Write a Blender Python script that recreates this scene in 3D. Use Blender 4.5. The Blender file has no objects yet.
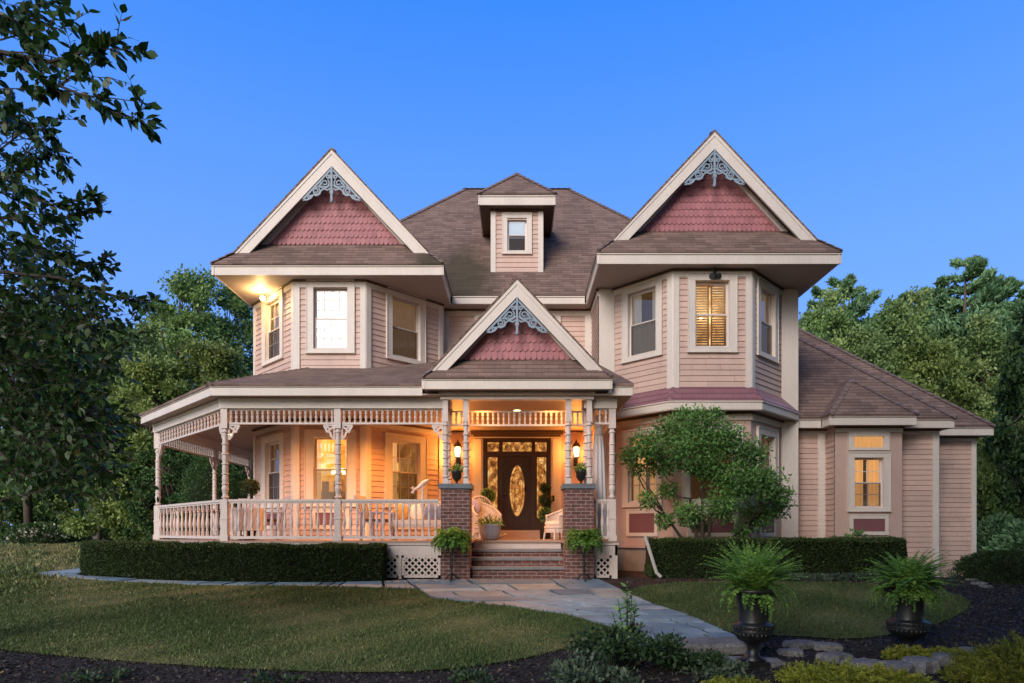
import bpy, math, random
import numpy as np
from mathutils import Vector, Matrix
random.seed(11)
RNG = np.random.default_rng(7)
SC = bpy.context.scene
COL = SC.collection
E = 0.98            # eye height above the walk at the porch steps
F = 640.0           # focal length in pixels of the 1024 px frame
R = math.radians

def at(px, py, Y):
    """world point seen at a pixel for a given distance Y (authoring aid)"""
    return Vector(((px - 517.0) * Y / F, Y, E + (532.7 - py) * Y / F))

def sstep(a, b, x):
    t = min(1.0, max(0.0, (x - a) / (b - a)))
    return t * t * (3 - 2 * t)

def gz(x, y):
    """terrain height"""
    z = -0.07 * max(0.0, 13.3 - y) if y > -4 else -0.07 * 17.3
    z += 0.0205 * max(0.0, min(y, 70) - 20.0)
    z -= 0.50 * sstep(8.5, 13.0, x) * sstep(12.0, 18.0, y)
    return z

def gat(px, py):
    """ground point on the front slope seen at a pixel"""
    Y = 1223.0 / (py - 487.9)
    return ((px - 517.0) * Y / F, Y)

# ------------------------------------------------------------------ materials
def newmat(name):
    m = bpy.data.materials.new(name)
    m.use_nodes = True
    nt = m.node_tree
    b = nt.nodes['Principled BSDF']
    return m, nt, b

def L(nt, a, b):
    nt.links.new(a, b)

def ramp(nt, src, stops):
    r = nt.nodes.new('ShaderNodeValToRGB')
    el = r.color_ramp.elements
    while len(el) < len(stops):
        el.new(0.5)
    for e, (p, c) in zip(el, stops):
        e.position = p
        e.color = (*c, 1) if len(c) == 3 else c
    L(nt, src, r.inputs[0])
    return r

def mixc(nt, fac, a, b, mode='MIX'):
    n = nt.nodes.new('ShaderNodeMix')
    n.data_type = 'RGBA'
    n.blend_type = mode
    n.clamp_factor = True
    for s, v in ((0, fac), (6, a), (7, b)):
        if isinstance(v, bpy.types.NodeSocket):
            L(nt, v, n.inputs[s])
        elif isinstance(v, (int, float)):
            n.inputs[s].default_value = v
        else:
            n.inputs[s].default_value = (*v, 1)
    return n.outputs[2]

def noise(nt, scale, detail=4, rough=0.6, coord='UV', dist=0.0, stretch=None):
    tc = nt.nodes.new('ShaderNodeTexCoord')
    src = tc.outputs['UV' if coord == 'WORLD' else coord]
    if coord == 'WORLD':
        src = nt.nodes.new('ShaderNodeNewGeometry').outputs['Position']
    if stretch:
        mp = nt.nodes.new('ShaderNodeMapping')
        mp.inputs['Scale'].default_value = stretch
        L(nt, src, mp.inputs[0])
        src = mp.outputs[0]
    n = nt.nodes.new('ShaderNodeTexNoise')
    n.inputs['Scale'].default_value = scale
    n.inputs['Detail'].default_value = detail
    n.inputs['Roughness'].default_value = rough
    n.inputs['Distortion'].default_value = dist
    L(nt, src, n.inputs['Vector'])
    return n.outputs[0]

def wpos(nt):
    return nt.nodes.new('ShaderNodeNewGeometry').outputs['Position']

def bump(nt, bsdf, h, strength=0.3, dist=0.01):
    b = nt.nodes.new('ShaderNodeBump')
    b.inputs['Strength'].default_value = strength
    b.inputs['Distance'].default_value = dist
    L(nt, h, b.inputs['Height'])
    L(nt, b.outputs[0], bsdf.inputs['Normal'])

def paint(name, c, rough=.55, var=.16, scale=1.6, stretch=(1, .35, 1), bumps=0.12, spec=.35, board=0.0):
    """weathered paint: broad blotches, fine grain, faint streaks running down"""
    m, nt, b = newmat(name)
    n1 = noise(nt, scale, 5, .62, 'UV', .3, stretch)
    n2 = noise(nt, 38, 3, .6, 'UV', 0, (1, .12, 1))
    lo = tuple(x * (1 - var) for x in c)
    hi = tuple(min(1, x * (1 + var * .5)) for x in c)
    r = ramp(nt, n1, [(.28, lo), (.5, c), (.75, hi)])
    g = ramp(nt, n2, [(.3, (.93, .92, .91)), (.6, (1, 1, 1))])
    col = mixc(nt, 1.0, r.outputs[0], g.outputs[0], 'MULTIPLY')
    if board:    # every board / shingle weathers a little differently
        ri = ramp(nt, nt.nodes.new('ShaderNodeNewGeometry').outputs['Random Per Island'], [(0, (1 - board,) * 3), (.5, (1, 1, 1)), (1, (1 + board * .5, 1 + board * .45, 1 + board * .35))])
        col = mixc(nt, 1.0, col, ri.outputs[0], 'MULTIPLY')
    L(nt, col, b.inputs['Base Color'])
    b.inputs['Roughness'].default_value = rough
    b.inputs['Specular IOR Level'].default_value = spec
    bump(nt, b, n2, bumps, .004)
    return m

M = {}
M['siding'] = paint('pink_siding', (.585, .41, .34), .6, .16, board=.09)
M['smooth'] = paint('pink_smooth_board', (.535, .375, .315), .55, .1)
M['trim'] = paint('cream_trim', (.68, .60, .53), .5, .1)
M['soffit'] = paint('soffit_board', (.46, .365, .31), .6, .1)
M['brown_trim'] = paint('brown_moulding', (.11, .065, .045), .5, .15)
M['white'] = paint('porch_white', (.62, .525, .48), .45, .09, 3)
M['mauve'] = paint('mauve_panel', (.21, .085, .095), .5, .12)
M['scale'] = paint('mauve_fishscale', (.385, .155, .165), .6, .22, 2.6, (1, 1, 1), board=.12)
M['fret'] = paint('bluegrey_fretwork', (.24, .305, .37), .5, .15)
M['deck'] = paint('porch_deck', (.36, .25, .2), .5, .2, 3, (.3, 3, 1))
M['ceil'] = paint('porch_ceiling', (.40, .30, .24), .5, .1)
M['door'] = paint('dark_door', (.035, .014, .009), .28, .3, 3, (4, .4, 1), .15, .6)
M['concrete'] = paint('foundation', (.33, .27, .23), .85, .25, 2, (1, 1, 1), .3)
M['cap'] = paint('slate_cap', (.13, .145, .165), .6, .25, 4, (1, 1, 1), .3)
M['iron'] = paint('black_iron', (.012, .012, .013), .42, .3, 5, (1, 1, 1), .3, .5)
M['wicker'] = None
M['sash'] = paint('sash_white', (.70, .61, .55), .4, .06, 3)
M['bronze'] = paint('dark_bronze', (.02, .014, .01), .35, .2)
M['gutter'] = paint('white_downspout', (.46, .42, .39), .4, .08)

def shingles(name, c1, c2, mortar, rough=.9, bw=.33, rh=.142, stain=False, spec=.2):
    m, nt, b = newmat(name)
    tc = nt.nodes.new('ShaderNodeTexCoord')
    br = nt.nodes.new('ShaderNodeTexBrick')
    br.offset = .37
    br.inputs['Scale'].default_value = 1
    br.inputs['Brick Width'].default_value = bw
    br.inputs['Row Height'].default_value = rh
    br.inputs['Mortar Size'].default_value = .005
    br.inputs['Mortar Smooth'].default_value = .6
    br.inputs['Bias'].default_value = -.1
    br.inputs['Color1'].default_value = (*c1, 1)
    br.inputs['Color2'].default_value = (*c2, 1)
    br.inputs['Mortar'].default_value = (*mortar, 1)
    # slight wobble so the courses are not ruler straight
    nz = nt.nodes.new('ShaderNodeTexNoise')
    nz.inputs['Scale'].default_value = 2.2
    L(nt, tc.outputs['UV'], nz.inputs['Vector'])
    vm = nt.nodes.new('ShaderNodeVectorMath'); vm.operation = 'MULTIPLY_ADD'
    vm.inputs[1].default_value = (.03, .03, 0)
    L(nt, nz.outputs['Color'], vm.inputs[0]); L(nt, tc.outputs['UV'], vm.inputs[2])
    L(nt, vm.outputs[0], br.inputs['Vector'])
    n1 = noise(nt, .55, 5, .65, 'UV', .4)
    n2 = noise(nt, 60, 2, .6, 'UV')
    r1 = ramp(nt, n1, [(.25, (.84, .84, .84)), (.55, (1, 1, 1)), (.8, (1.12, 1.1, 1.07))])
    r2 = ramp(nt, n2, [(.3, (.72, .72, .72)), (.7, (1.25, 1.25, 1.25))])
    c = mixc(nt, 1, br.outputs['Color'], r1.outputs[0], 'MULTIPLY')
    c = mixc(nt, 1, c, r2.outputs[0], 'MULTIPLY')
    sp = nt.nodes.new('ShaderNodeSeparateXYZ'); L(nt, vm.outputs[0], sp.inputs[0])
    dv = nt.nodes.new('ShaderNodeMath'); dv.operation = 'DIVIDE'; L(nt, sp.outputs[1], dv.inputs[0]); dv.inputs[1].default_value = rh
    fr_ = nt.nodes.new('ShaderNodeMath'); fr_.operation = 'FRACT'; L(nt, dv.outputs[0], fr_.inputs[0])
    rr = ramp(nt, fr_.outputs[0], [(0, (.5, .5, .5)), (.13, (.6, .6, .6)), (.26, (1, 1, 1)), (1, (1.04, 1.04, 1.04))])  # shadow line along each course edge, painted into the colour
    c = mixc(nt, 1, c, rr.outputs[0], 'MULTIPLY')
    n4 = noise(nt, 3.0, 3, .6, 'UV', 0, (2.2, .18, 1))
    r4 = ramp(nt, n4, [(.3, (.78, .78, .78)), (.62, (1, 1, 1))])
    c = mixc(nt, .35, c, r4.outputs[0], 'MULTIPLY')
    if stain:   # mossy patch beside the dormer, as weathered on the real roof
        p = wpos(nt)
        d = nt.nodes.new('ShaderNodeVectorMath'); d.operation = 'DISTANCE'
        mp = nt.nodes.new('ShaderNodeMapping')
        mp.inputs['Location'].default_value = (1.62, 0, -8.15 * .55)
        mp.inputs['Scale'].default_value = (1, 0, .55)
        L(nt, p, mp.inputs[0])
        L(nt, mp.outputs[0], d.inputs[0]); d.inputs[1].default_value = (0, 0, 0)
        n3 = noise(nt, 2.4, 5, .7, 'WORLD', .6)
        ad = nt.nodes.new('ShaderNodeMath'); ad.operation = 'MULTIPLY_ADD'
        L(nt, n3, ad.inputs[0]); ad.inputs[1].default_value = -1.1
        L(nt, d.outputs['Value'], ad.inputs[2])
        rs = ramp(nt, ad.outputs[0], [(.0, (1, 1, 1)), (.62, (0, 0, 0))])
        sf = nt.nodes.new('ShaderNodeMath'); sf.operation = 'MULTIPLY'
        L(nt, rs.outputs[0], sf.inputs[0]); sf.inputs[1].default_value = .75
        c = mixc(nt, sf.outputs[0], c, (.045, .042, .022))
    L(nt, c, b.inputs['Base Color'])
    b.inputs['Roughness'].default_value = rough
    b.inputs['Specular IOR Level'].default_value = spec
    bump(nt, b, br.outputs['Fac'], -.6, .02)
    return m

M['roof'] = shingles('brown_shingle', (.25, .166, .136), (.15, .099, .082), (.085, .056, .048), stain=True)
M['roofcap'] = shingles('brown_ridge_cap', (.21, .147, .132), (.16, .11, .1), (.085, .06, .055), bw=3, rh=.2)
M['tin'] = shingles('mauve_tin_shingle', (.29, .135, .155), (.25, .11, .13), (.14, .06, .07), .42, .3, .2, False, .5)

def brick(name):
    m, nt, b = newmat(name)
    tc = nt.nodes.new('ShaderNodeTexCoord')
    br = nt.nodes.new('ShaderNodeTexBrick')
    br.inputs['Scale'].default_value = 1
    br.inputs['Brick Width'].default_value = .205
    br.inputs['Row Height'].default_value = .075
    br.inputs['Mortar Size'].default_value = .0075
    br.inputs['Mortar Smooth'].default_value = .25
    br.inputs['Color1'].default_value = (.175, .068, .056, 1)
    br.inputs['Color2'].default_value = (.105, .044, .04, 1)
    br.inputs['Mortar'].default_value = (.30, .25, .225, 1)
    L(nt, tc.outputs['UV'], br.inputs['Vector'])
    n1 = noise(nt, 9, 5, .65, 'UV')
    n2 = noise(nt, 70, 3, .6, 'UV')
    r1 = ramp(nt, n1, [(.3, (.65, .65, .65)), (.7, (1.25, 1.2, 1.2))])
    c = mixc(nt, 1, br.outputs['Color'], r1.outputs[0], 'MULTIPLY')
    L(nt, c, b.inputs['Base Color'])
    b.inputs['Roughness'].default_value = .88
    mx = nt.nodes.new('ShaderNodeMath'); mx.operation = 'MULTIPLY_ADD'
    L(nt, n2, mx.inputs[0]); mx.inputs[1].default_value = -.35
    L(nt, br.outputs['Fac'], mx.inputs[2])
    bump(nt, b, mx.outputs[0], -.7, .012)
    return m
M['brick'] = brick('red_brick')

def wicker():
    m, nt, b = newmat('white_wicker')
    tc = nt.nodes.new('ShaderNodeTexCoord')
    ch = nt.nodes.new('ShaderNodeTexBrick')
    ch.inputs['Scale'].default_value = 1
    ch.inputs['Brick Width'].default_value = .05
    ch.inputs['Row Height'].default_value = .022
    ch.inputs['Mortar Size'].default_value = .004
    ch.inputs['Color1'].default_value = (.74, .66, .6, 1)
    ch.inputs['Color2'].default_value = (.62, .55, .5, 1)
    ch.inputs['Mortar'].default_value = (.25, .2, .18, 1)
    L(nt, tc.outputs['UV'], ch.inputs['Vector'])
    L(nt, ch.outputs['Color'], b.inputs['Base Color'])
    b.inputs['Roughness'].default_value = .6
    bump(nt, b, ch.outputs['Fac'], -.6, .01)
    return m
M['wicker'] = wicker()

def glow(name, c, strength, var=None, scale=6, stretch=(1, 1, 1), base=(.5, .4, .3)):
    m, nt, b = newmat(name)
    b.inputs['Base Color'].default_value = (*base, 1)
    b.inputs['Roughness'].default_value = .6
    if var:
        n1 = noise(nt, scale, 4, .6, 'UV', .5, stretch)
        r = ramp(nt, n1, var)
        L(nt, r.outputs[0], b.inputs['Emission Color'])
    else:
        b.inputs['Emission Color'].default_value = (*c, 1)
    b.inputs['Emission Strength'].default_value = strength
    return m

M['sheer'] = glow('lit_sheer_curtain', (1, .93, .9), .05, base=(.55, .525, .515))
M['tan_curtain'] = glow('tan_curtain', (1, .6, .3), .045, base=(.58, .44, .32))
M['warm_curtain'] = glow('lit_amber_curtain', (1, .53, .2), .27, base=(.6, .4, .22))
M['dim_curtain'] = glow('dim_brown_curtain', (1, .45, .15), .03, base=(.25, .15, .1))
M['grey_curtain'] = glow('grey_curtain', (1, .8, .6), .05, base=(.56, .5, .46))  # faint emission lightens these curtains behind dark glass
M['white_blind'] = paint('white_blind', (.78, .76, .78), .5, .05)
M['room_lit'] = glow('lit_room', (1, .5, .1), .48,
                     [(.32, (.10, .035, .006)), (.47, (.75, .30, .03)), (.58, (1, .52, .07)), (.75, (1, .72, .25))],
                     1.7, (1, 1, 1), (.4, .22, .08))
M['room_dim'] = glow('dim_room', (1, .5, .1), .16,
                     [(.32, (.03, .012, .004)), (.5, (.55, .22, .05)), (.7, (1, .55, .2))],
                     2.3, (1, 1, 1), (.2, .12, .06))
M['room_dark'] = glow('dark_room', (1, .5, .2), .03, base=(.03, .025, .022))
M['lead_glass'] = glow('leaded_amber_glass', (1, .5, .1), .36,
                       [(.33, (.03, .012, .004)), (.46, (.34, .13, .03)), (.58, (.85, .40, .09)), (.72, (1, .75, .36))],
                       7.0, (1, .7, 1), (.2, .12, .06))
M['lead_glass'].node_tree.nodes['Principled BSDF'].inputs['Roughness'].default_value = .12
M['lamp_glass'] = glow('lamp_glass', (1, .66, .28), 4.5, base=(.9, .8, .6))
M['bulb'] = glow('bulb', (1, .72, .38), 12, base=(.9, .8, .6))
M['downlight'] = glow('downlight', (1, .74, .42), 7, base=(.9, .8, .6))

def glass():
    m = bpy.data.materials.new('window_glass'); m.use_nodes = True
    nt = m.node_tree; nt.nodes.clear()
    o = nt.nodes.new('ShaderNodeOutputMaterial')
    t = nt.nodes.new('ShaderNodeBsdfTransparent'); t.inputs[0].default_value = (.93, .95, .94, 1)
    g = nt.nodes.new('ShaderNodeBsdfGlossy'); g.inputs['Roughness'].default_value = .02
    f = nt.nodes.new('ShaderNodeFresnel'); f.inputs[0].default_value = 2.25
    tc = nt.nodes.new('ShaderNodeTexCoord')
    n = nt.nodes.new('ShaderNodeTexNoise'); n.inputs['Scale'].default_value = 1.3
    L(nt, tc.outputs['UV'], n.inputs['Vector'])
    b = nt.nodes.new('ShaderNodeBump'); b.inputs['Strength'].default_value = .06; b.inputs['Distance'].default_value = .05
    L(nt, n.outputs[0], b.inputs['Height']); L(nt, b.outputs[0], g.inputs['Normal'])
    mx = nt.nodes.new('ShaderNodeMixShader')
    L(nt, f.outputs[0], mx.inputs[0]); L(nt, t.outputs[0], mx.inputs[1]); L(nt, g.outputs[0], mx.inputs[2])
    L(nt, mx.outputs[0], o.inputs[0])
    return m
M['glass'] = glass()

def screenmat():
    m = bpy.data.materials.new('insect_screen'); m.use_nodes = True
    nt = m.node_tree; nt.nodes.clear()
    o = nt.nodes.new('ShaderNodeOutputMaterial')
    t = nt.nodes.new('ShaderNodeBsdfTransparent')
    d = nt.nodes.new('ShaderNodeBsdfDiffuse'); d.inputs[0].default_value = (.05, .045, .045, 1)
    mx = nt.nodes.new('ShaderNodeMixShader'); mx.inputs[0].default_value = .48
    L(nt, t.outputs[0], mx.inputs[1]); L(nt, d.outputs[0], mx.inputs[2]); L(nt, mx.outputs[0], o.inputs[0])
    return m
M['screen'] = screenmat()

def foliage(name, dark, mid, light, trans=.25, rough=.55):
    """leaf colour varies leaf by leaf through the per-face attribute 'rnd'"""
    m, nt, b = newmat(name)
    a = nt.nodes.new('ShaderNodeAttribute'); a.attribute_name = 'rnd'
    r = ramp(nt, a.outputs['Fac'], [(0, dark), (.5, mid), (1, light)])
    oi = nt.nodes.new('ShaderNodeObjectInfo')
    hs = nt.nodes.new('ShaderNodeHueSaturation')
    mr = nt.nodes.new('ShaderNodeMapRange')
    mr.inputs['To Min'].default_value = .8; mr.inputs['To Max'].default_value = 1.2
    L(nt, oi.outputs['Random'], mr.inputs[0]); L(nt, mr.outputs[0], hs.inputs['Value'])
    L(nt, r.outputs[0], hs.inputs['Color'])
    L(nt, hs.outputs[0], b.inputs['Base Color'])
    b.inputs['Roughness'].default_value = rough
    b.inputs['Specular IOR Level'].default_value = .3
    tl = nt.nodes.new('ShaderNodeBsdfTranslucent')
    L(nt, hs.outputs[0], tl.inputs[0])
    mx = nt.nodes.new('ShaderNodeMixShader'); mx.inputs[0].default_value = trans
    out = nt.nodes['Material Output']
    L(nt, b.outputs[0], mx.inputs[1]); L(nt, tl.outputs[0], mx.inputs[2]); L(nt, mx.outputs[0], out.inputs[0])
    return m
M['leaf_near'] = foliage('dark_cherry_leaf', (0.017, 0.042, 0.011), (0.031, 0.077, 0.015), (0.070, 0.117, 0.026), .3, .42)
M['leaf_wood'] = foliage('woodland_leaf', (0.100, 0.174, 0.057), (0.186, 0.295, 0.092), (0.329, 0.408, 0.143))
M['leaf_wood2'] = foliage('yellowgreen_leaf', (0.109, 0.164, 0.041), (0.208, 0.279, 0.070), (0.345, 0.394, 0.120))
M['leaf_pine'] = foliage('pine_needle', (0.080, 0.166, 0.082), (0.146, 0.271, 0.129), (0.269, 0.399, 0.182), .15)
M['leaf_dark'] = foliage('dark_evergreen', (0.032, 0.068, 0.021), (0.055, 0.113, 0.030), (0.099, 0.162, 0.044), .15)
M['leaf_hedge'] = foliage('yew_hedge', (0.021, 0.039, 0.011), (0.038, 0.067, 0.016), (0.079, 0.114, 0.028), .12)
M['leaf_shrub'] = foliage('fresh_green_leaf', (0.084, 0.195, 0.051), (0.158, 0.320, 0.083), (0.312, 0.526, 0.166), .28)
M['leaf_fern'] = foliage('fern_green', (0.083, 0.185, 0.037), (0.167, 0.322, 0.056), (0.306, 0.470, 0.095), .3)
M['leaf_lime'] = foliage('golden_cypress', (0.132, 0.158, 0.016), (0.251, 0.277, 0.034), (0.449, 0.449, 0.066), .25)
M['leaf_ivy'] = foliage('ground_ivy', (.04, .07, .04), (.075, .11, .065), (.14, .17, .11), .2)
M['leaf_grass'] = foliage('lawn_blade', (0.063, 0.101, 0.029), (0.112, 0.156, 0.051), (0.331, 0.270, 0.127), .25)
M['petal'] = foliage('cream_petal', (.6, .5, .4), (.75, .65, .5), (.8, .75, .65), .3)
M['bark'] = paint('bark', (.10, .075, .055), .9, .4, 6, (3, .5, 1), .6)
M['bark_dark'] = paint('dark_bark', (.045, .034, .026), .9, .4, 6, (3, .5, 1), .6)
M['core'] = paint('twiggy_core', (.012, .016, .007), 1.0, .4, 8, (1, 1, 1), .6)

# ------------------------------------------------------------------ mesh builder
WORLD = {}

class MB:
    def __init__(s):
        s.v = []; s.f = []; s.m = []
    def face(s, pts, m=0):
        i = len(s.v)
        s.v.extend([tuple(p) for p in pts])
        s.f.append(tuple(range(i, i + len(pts)))); s.m.append(m)
    def hexa(s, p, m=0):
        """8 points: bottom ring of 4, top ring of 4"""
        i = len(s.v)
        s.v.extend([tuple(q) for q in p])
        for q in ((0, 3, 2, 1), (4, 5, 6, 7), (0, 1, 5, 4), (1, 2, 6, 5), (2, 3, 7, 6), (3, 0, 4, 7)):
            s.f.append(tuple(i + k for k in q)); s.m.append(m)
    def box(s, x0, x1, y0, y1, z0, z1, m=0):
        s.hexa([(x0, y0, z0), (x1, y0, z0), (x1, y1, z0), (x0, y1, z0),
                (x0, y0, z1), (x1, y0, z1), (x1, y1, z1), (x0, y1, z1)], m)
    def lbox(s, fr, u0, u1, z0, z1, d0, d1, m=0):
        """box in a wall frame: u along the wall, d outward"""
        P = fr.p
        s.hexa([P(u0, z0, d1), P(u1, z0, d1), P(u1, z0, d0), P(u0, z0, d0),
                P(u0, z1, d1), P(u1, z1, d1), P(u1, z1, d0), P(u0, z1, d0)], m)
    def extrude(s, poly, vec, m=0):
        """polygon (any plane) extruded by vec"""
        v = Vector(vec)
        a = [Vector(p) for p in poly]; b = [p + v for p in a]
        i = len(s.v); n = len(a)
        s.v.extend([tuple(p) for p in a + b])
        nn = Vector((0, 0, 0))
        for k in range(n):
            nn += a[k].cross(a[(k + 1) % n])
        flip = nn.dot(v) > 0
        A = tuple(range(i, i + n)); B = tuple(range(i + n, i + 2 * n))
        s.f.append(A[::-1] if flip else A); s.m.append(m)
        s.f.append(B if flip else B[::-1]); s.m.append(m)
        for k in range(n):
            k2 = (k + 1) % n
            q = (i + k, i + k2, i + n + k2, i + n + k)
            s.f.append(q if flip else q[::-1]); s.m.append(m)
    def slab(s, poly, th=.05, m=0, mb=None):
        """roof plane given counter-clockwise from above, thickness straight down"""
        a = [Vector(p) for p in poly]
        i = len(s.v); n = len(a)
        s.v.extend([tuple(p) for p in a] + [(p.x, p.y, p.z - th) for p in a])
        s.f.append(tuple(range(i, i + n))); s.m.append(m)
        s.f.append(tuple(range(i + n, i + 2 * n))[::-1]); s.m.append(m if mb is None else mb)
        for k in range(n):
            k2 = (k + 1) % n
            s.f.append((i + k, i + n + k, i + n + k2, i + k2)); s.m.append(m)
    def tube(s, pts, rad, seg=6, m=0, cap=True):
        pts = [Vector(p) for p in pts]
        n = len(pts)
        rad = [rad] * n if isinstance(rad, (int, float)) else rad
        base = len(s.v)
        ref = Vector((.31, .17, .93))
        for k in range(n):
            d = (pts[min(k + 1, n - 1)] - pts[max(k - 1, 0)])
            d = d.normalized() if d.length > 1e-9 else Vector((0, 0, 1))
            if abs(d.dot(ref)) > .95:
                a = d.cross(Vector((1, 0, 0))).normalized()
            else:
                a = d.cross(ref).normalized()
            b = d.cross(a)
            for j in range(seg):
                t = 2 * math.pi * j / seg
                s.v.append(tuple(pts[k] + (a * math.cos(t) + b * math.sin(t)) * rad[k]))
        for k in range(n - 1):
            for j in range(seg):
                j2 = (j + 1) % seg
                s.f.append((base + k * seg + j, base + k * seg + j2, base + (k + 1) * seg + j2, base + (k + 1) * seg + j)); s.m.append(m)
        if cap:
            s.f.append(tuple(base + j for j in range(seg))[::-1]); s.m.append(m)
            s.f.append(tuple(base + (n - 1) * seg + j for j in range(seg))); s.m.append(m)
    def lathe(s, x, y, prof, seg=12, m=0, sx=1, sy=1):
        base = len(s.v); n = len(prof)
        for r, z in prof:
            for j in range(seg):
                t = 2 * math.pi * (j + .5) / seg
                s.v.append((x + r * sx * math.cos(t), y + r * sy * math.sin(t), z))
        for k in range(n - 1):
            for j in range(seg):
                j2 = (j + 1) % seg
                s.f.append((base + k * seg + j, base + k * seg + j2, base + (k + 1) * seg + j2, base + (k + 1) * seg + j)); s.m.append(m)
        s.f.append(tuple(base + j for j in range(seg))[::-1]); s.m.append(m)
        s.f.append(tuple(base + (n - 1) * seg + j for j in range(seg))); s.m.append(m)
    def ball(s, c, r, m=0, seg=10, rings=6, sx=1, sy=1, sz=1):
        prof = [(max(.002, r * math.sin(math.pi * k / rings)), c[2] - r * sz * math.cos(math.pi * k / rings)) for k in range(rings + 1)]
        s.lathe(c[0], c[1], prof, seg, m, sx, sy)
    def ribbon(s, fr, pts, w, d0, d1, m=0):
        """flat scroll-sawn strip following 2-D points in a wall frame"""
        n = len(pts)
        L_, R_ = [], []
        for k in range(n):
            a = pts[max(k - 1, 0)]; b = pts[min(k + 1, n - 1)]
            dx, dz = b[0] - a[0], b[1] - a[1]
            l = math.hypot(dx, dz) or 1
            ww = w if isinstance(w, (int, float)) else w[k]
            L_.append((pts[k][0] - dz / l * ww / 2, pts[k][1] + dx / l * ww / 2))
            R_.append((pts[k][0] + dz / l * ww / 2, pts[k][1] - dx / l * ww / 2))
        for k in range(n - 1):
            q = [R_[k], R_[k + 1], L_[k + 1], L_[k]]
            s.hexa([fr.p(u, z, d0) for u, z in q] + [fr.p(u, z, d1) for u, z in q], m)
    def build(s, name, mats, parent=None, smooth=False, loc=None):
        sp = getattr(s, 'splits', [])
        if len(sp) > 1:      # one mesh per strip
            ends = sp[1:] + [(len(s.v), len(s.f))]; o = None
            for (v0, f0), (v1, f1) in zip(sp, ends):
                o = build_mesh(name, np.array(s.v[v0:v1], dtype=np.float64), [tuple(i - v0 for i in f) for f in s.f[f0:f1]], s.m[f0:f1], mats, parent, smooth, loc)
            return o
        return build_mesh(name, np.array(s.v, dtype=np.float64).reshape(-1, 3), s.f, s.m, mats, parent, smooth, loc)

class Frame:
    """wall frame: origin at p0 (plan), u towards p1 (left to right seen from outside), d outward"""
    def __init__(s, p0, p1, zbase=0.0):
        a = Vector((p0[0], p0[1], 0)); b = Vector((p1[0], p1[1], 0))
        s.o = a; s.len = (b - a).length
        s.t = (b - a).normalized()
        s.n = Vector((s.t.y, -s.t.x, 0))
        s.zb = zbase
    def p(s, u, z, d=0.0):
        q = s.o + s.t * u + s.n * d
        return (q.x, q.y, z + s.zb)

def build_mesh(name, V, faces, mi, mats, parent=None, smooth=False, loc=None):
    if not isinstance(mats, (list, tuple)):
        mats = [mats]
    if loc is None:
        lo, hi = V.min(0), V.max(0)
        loc = Vector(((lo[0] + hi[0]) / 2, (lo[1] + hi[1]) / 2, lo[2]))
    loc = Vector(loc)
    me = bpy.data.meshes.new(name)
    me.from_pydata((V - np.array(loc)).tolist(), [], faces)
    for m in mats:
        me.materials.append(M[m] if isinstance(m, str) else m)
    me.polygons.foreach_set('material_index', np.array(mi, dtype=np.int32))
    if smooth:
        me.polygons.foreach_set('use_smooth', np.ones(len(faces), dtype=bool))
    # UVs in metres: u level along the face, v up the face
    nl = len(me.loops)
    lv = np.empty(nl, dtype=np.int32); me.loops.foreach_get('vertex_index', lv)
    pt = np.empty(len(me.polygons), dtype=np.int32); me.polygons.foreach_get('loop_total', pt)
    pn = np.empty(len(me.polygons) * 3, dtype=np.float32); me.polygons.foreach_get('normal', pn)
    pn = pn.reshape(-1, 3).astype(np.float64)
    t = np.stack([-pn[:, 1], pn[:, 0], np.zeros(len(pn))], 1)
    ln = np.linalg.norm(t, axis=1)
    flat = ln < .05
    t[flat] = (1, 0, 0); ln[flat] = 1
    t /= ln[:, None]
    b = np.cross(pn, t)
    pi = np.repeat(np.arange(len(pt)), pt)
    P = V[lv]
    uv = np.stack([(P * t[pi]).sum(1), (P * b[pi]).sum(1)], 1).astype(np.float32)
    ul = me.uv_layers.new(name='UVMap')
    ul.data.foreach_set('uv', uv.ravel())
    me.update()
    o = bpy.data.objects.new(name, me)
    COL.objects.link(o)
    place(o, loc, parent)
    return o

def place(o, loc, parent):
    loc = Vector(loc)
    if parent is not None:
        o.parent = parent
        o.location = loc - WORLD[parent.name]
    else:
        o.location = loc
    WORLD[o.name] = loc

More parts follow.
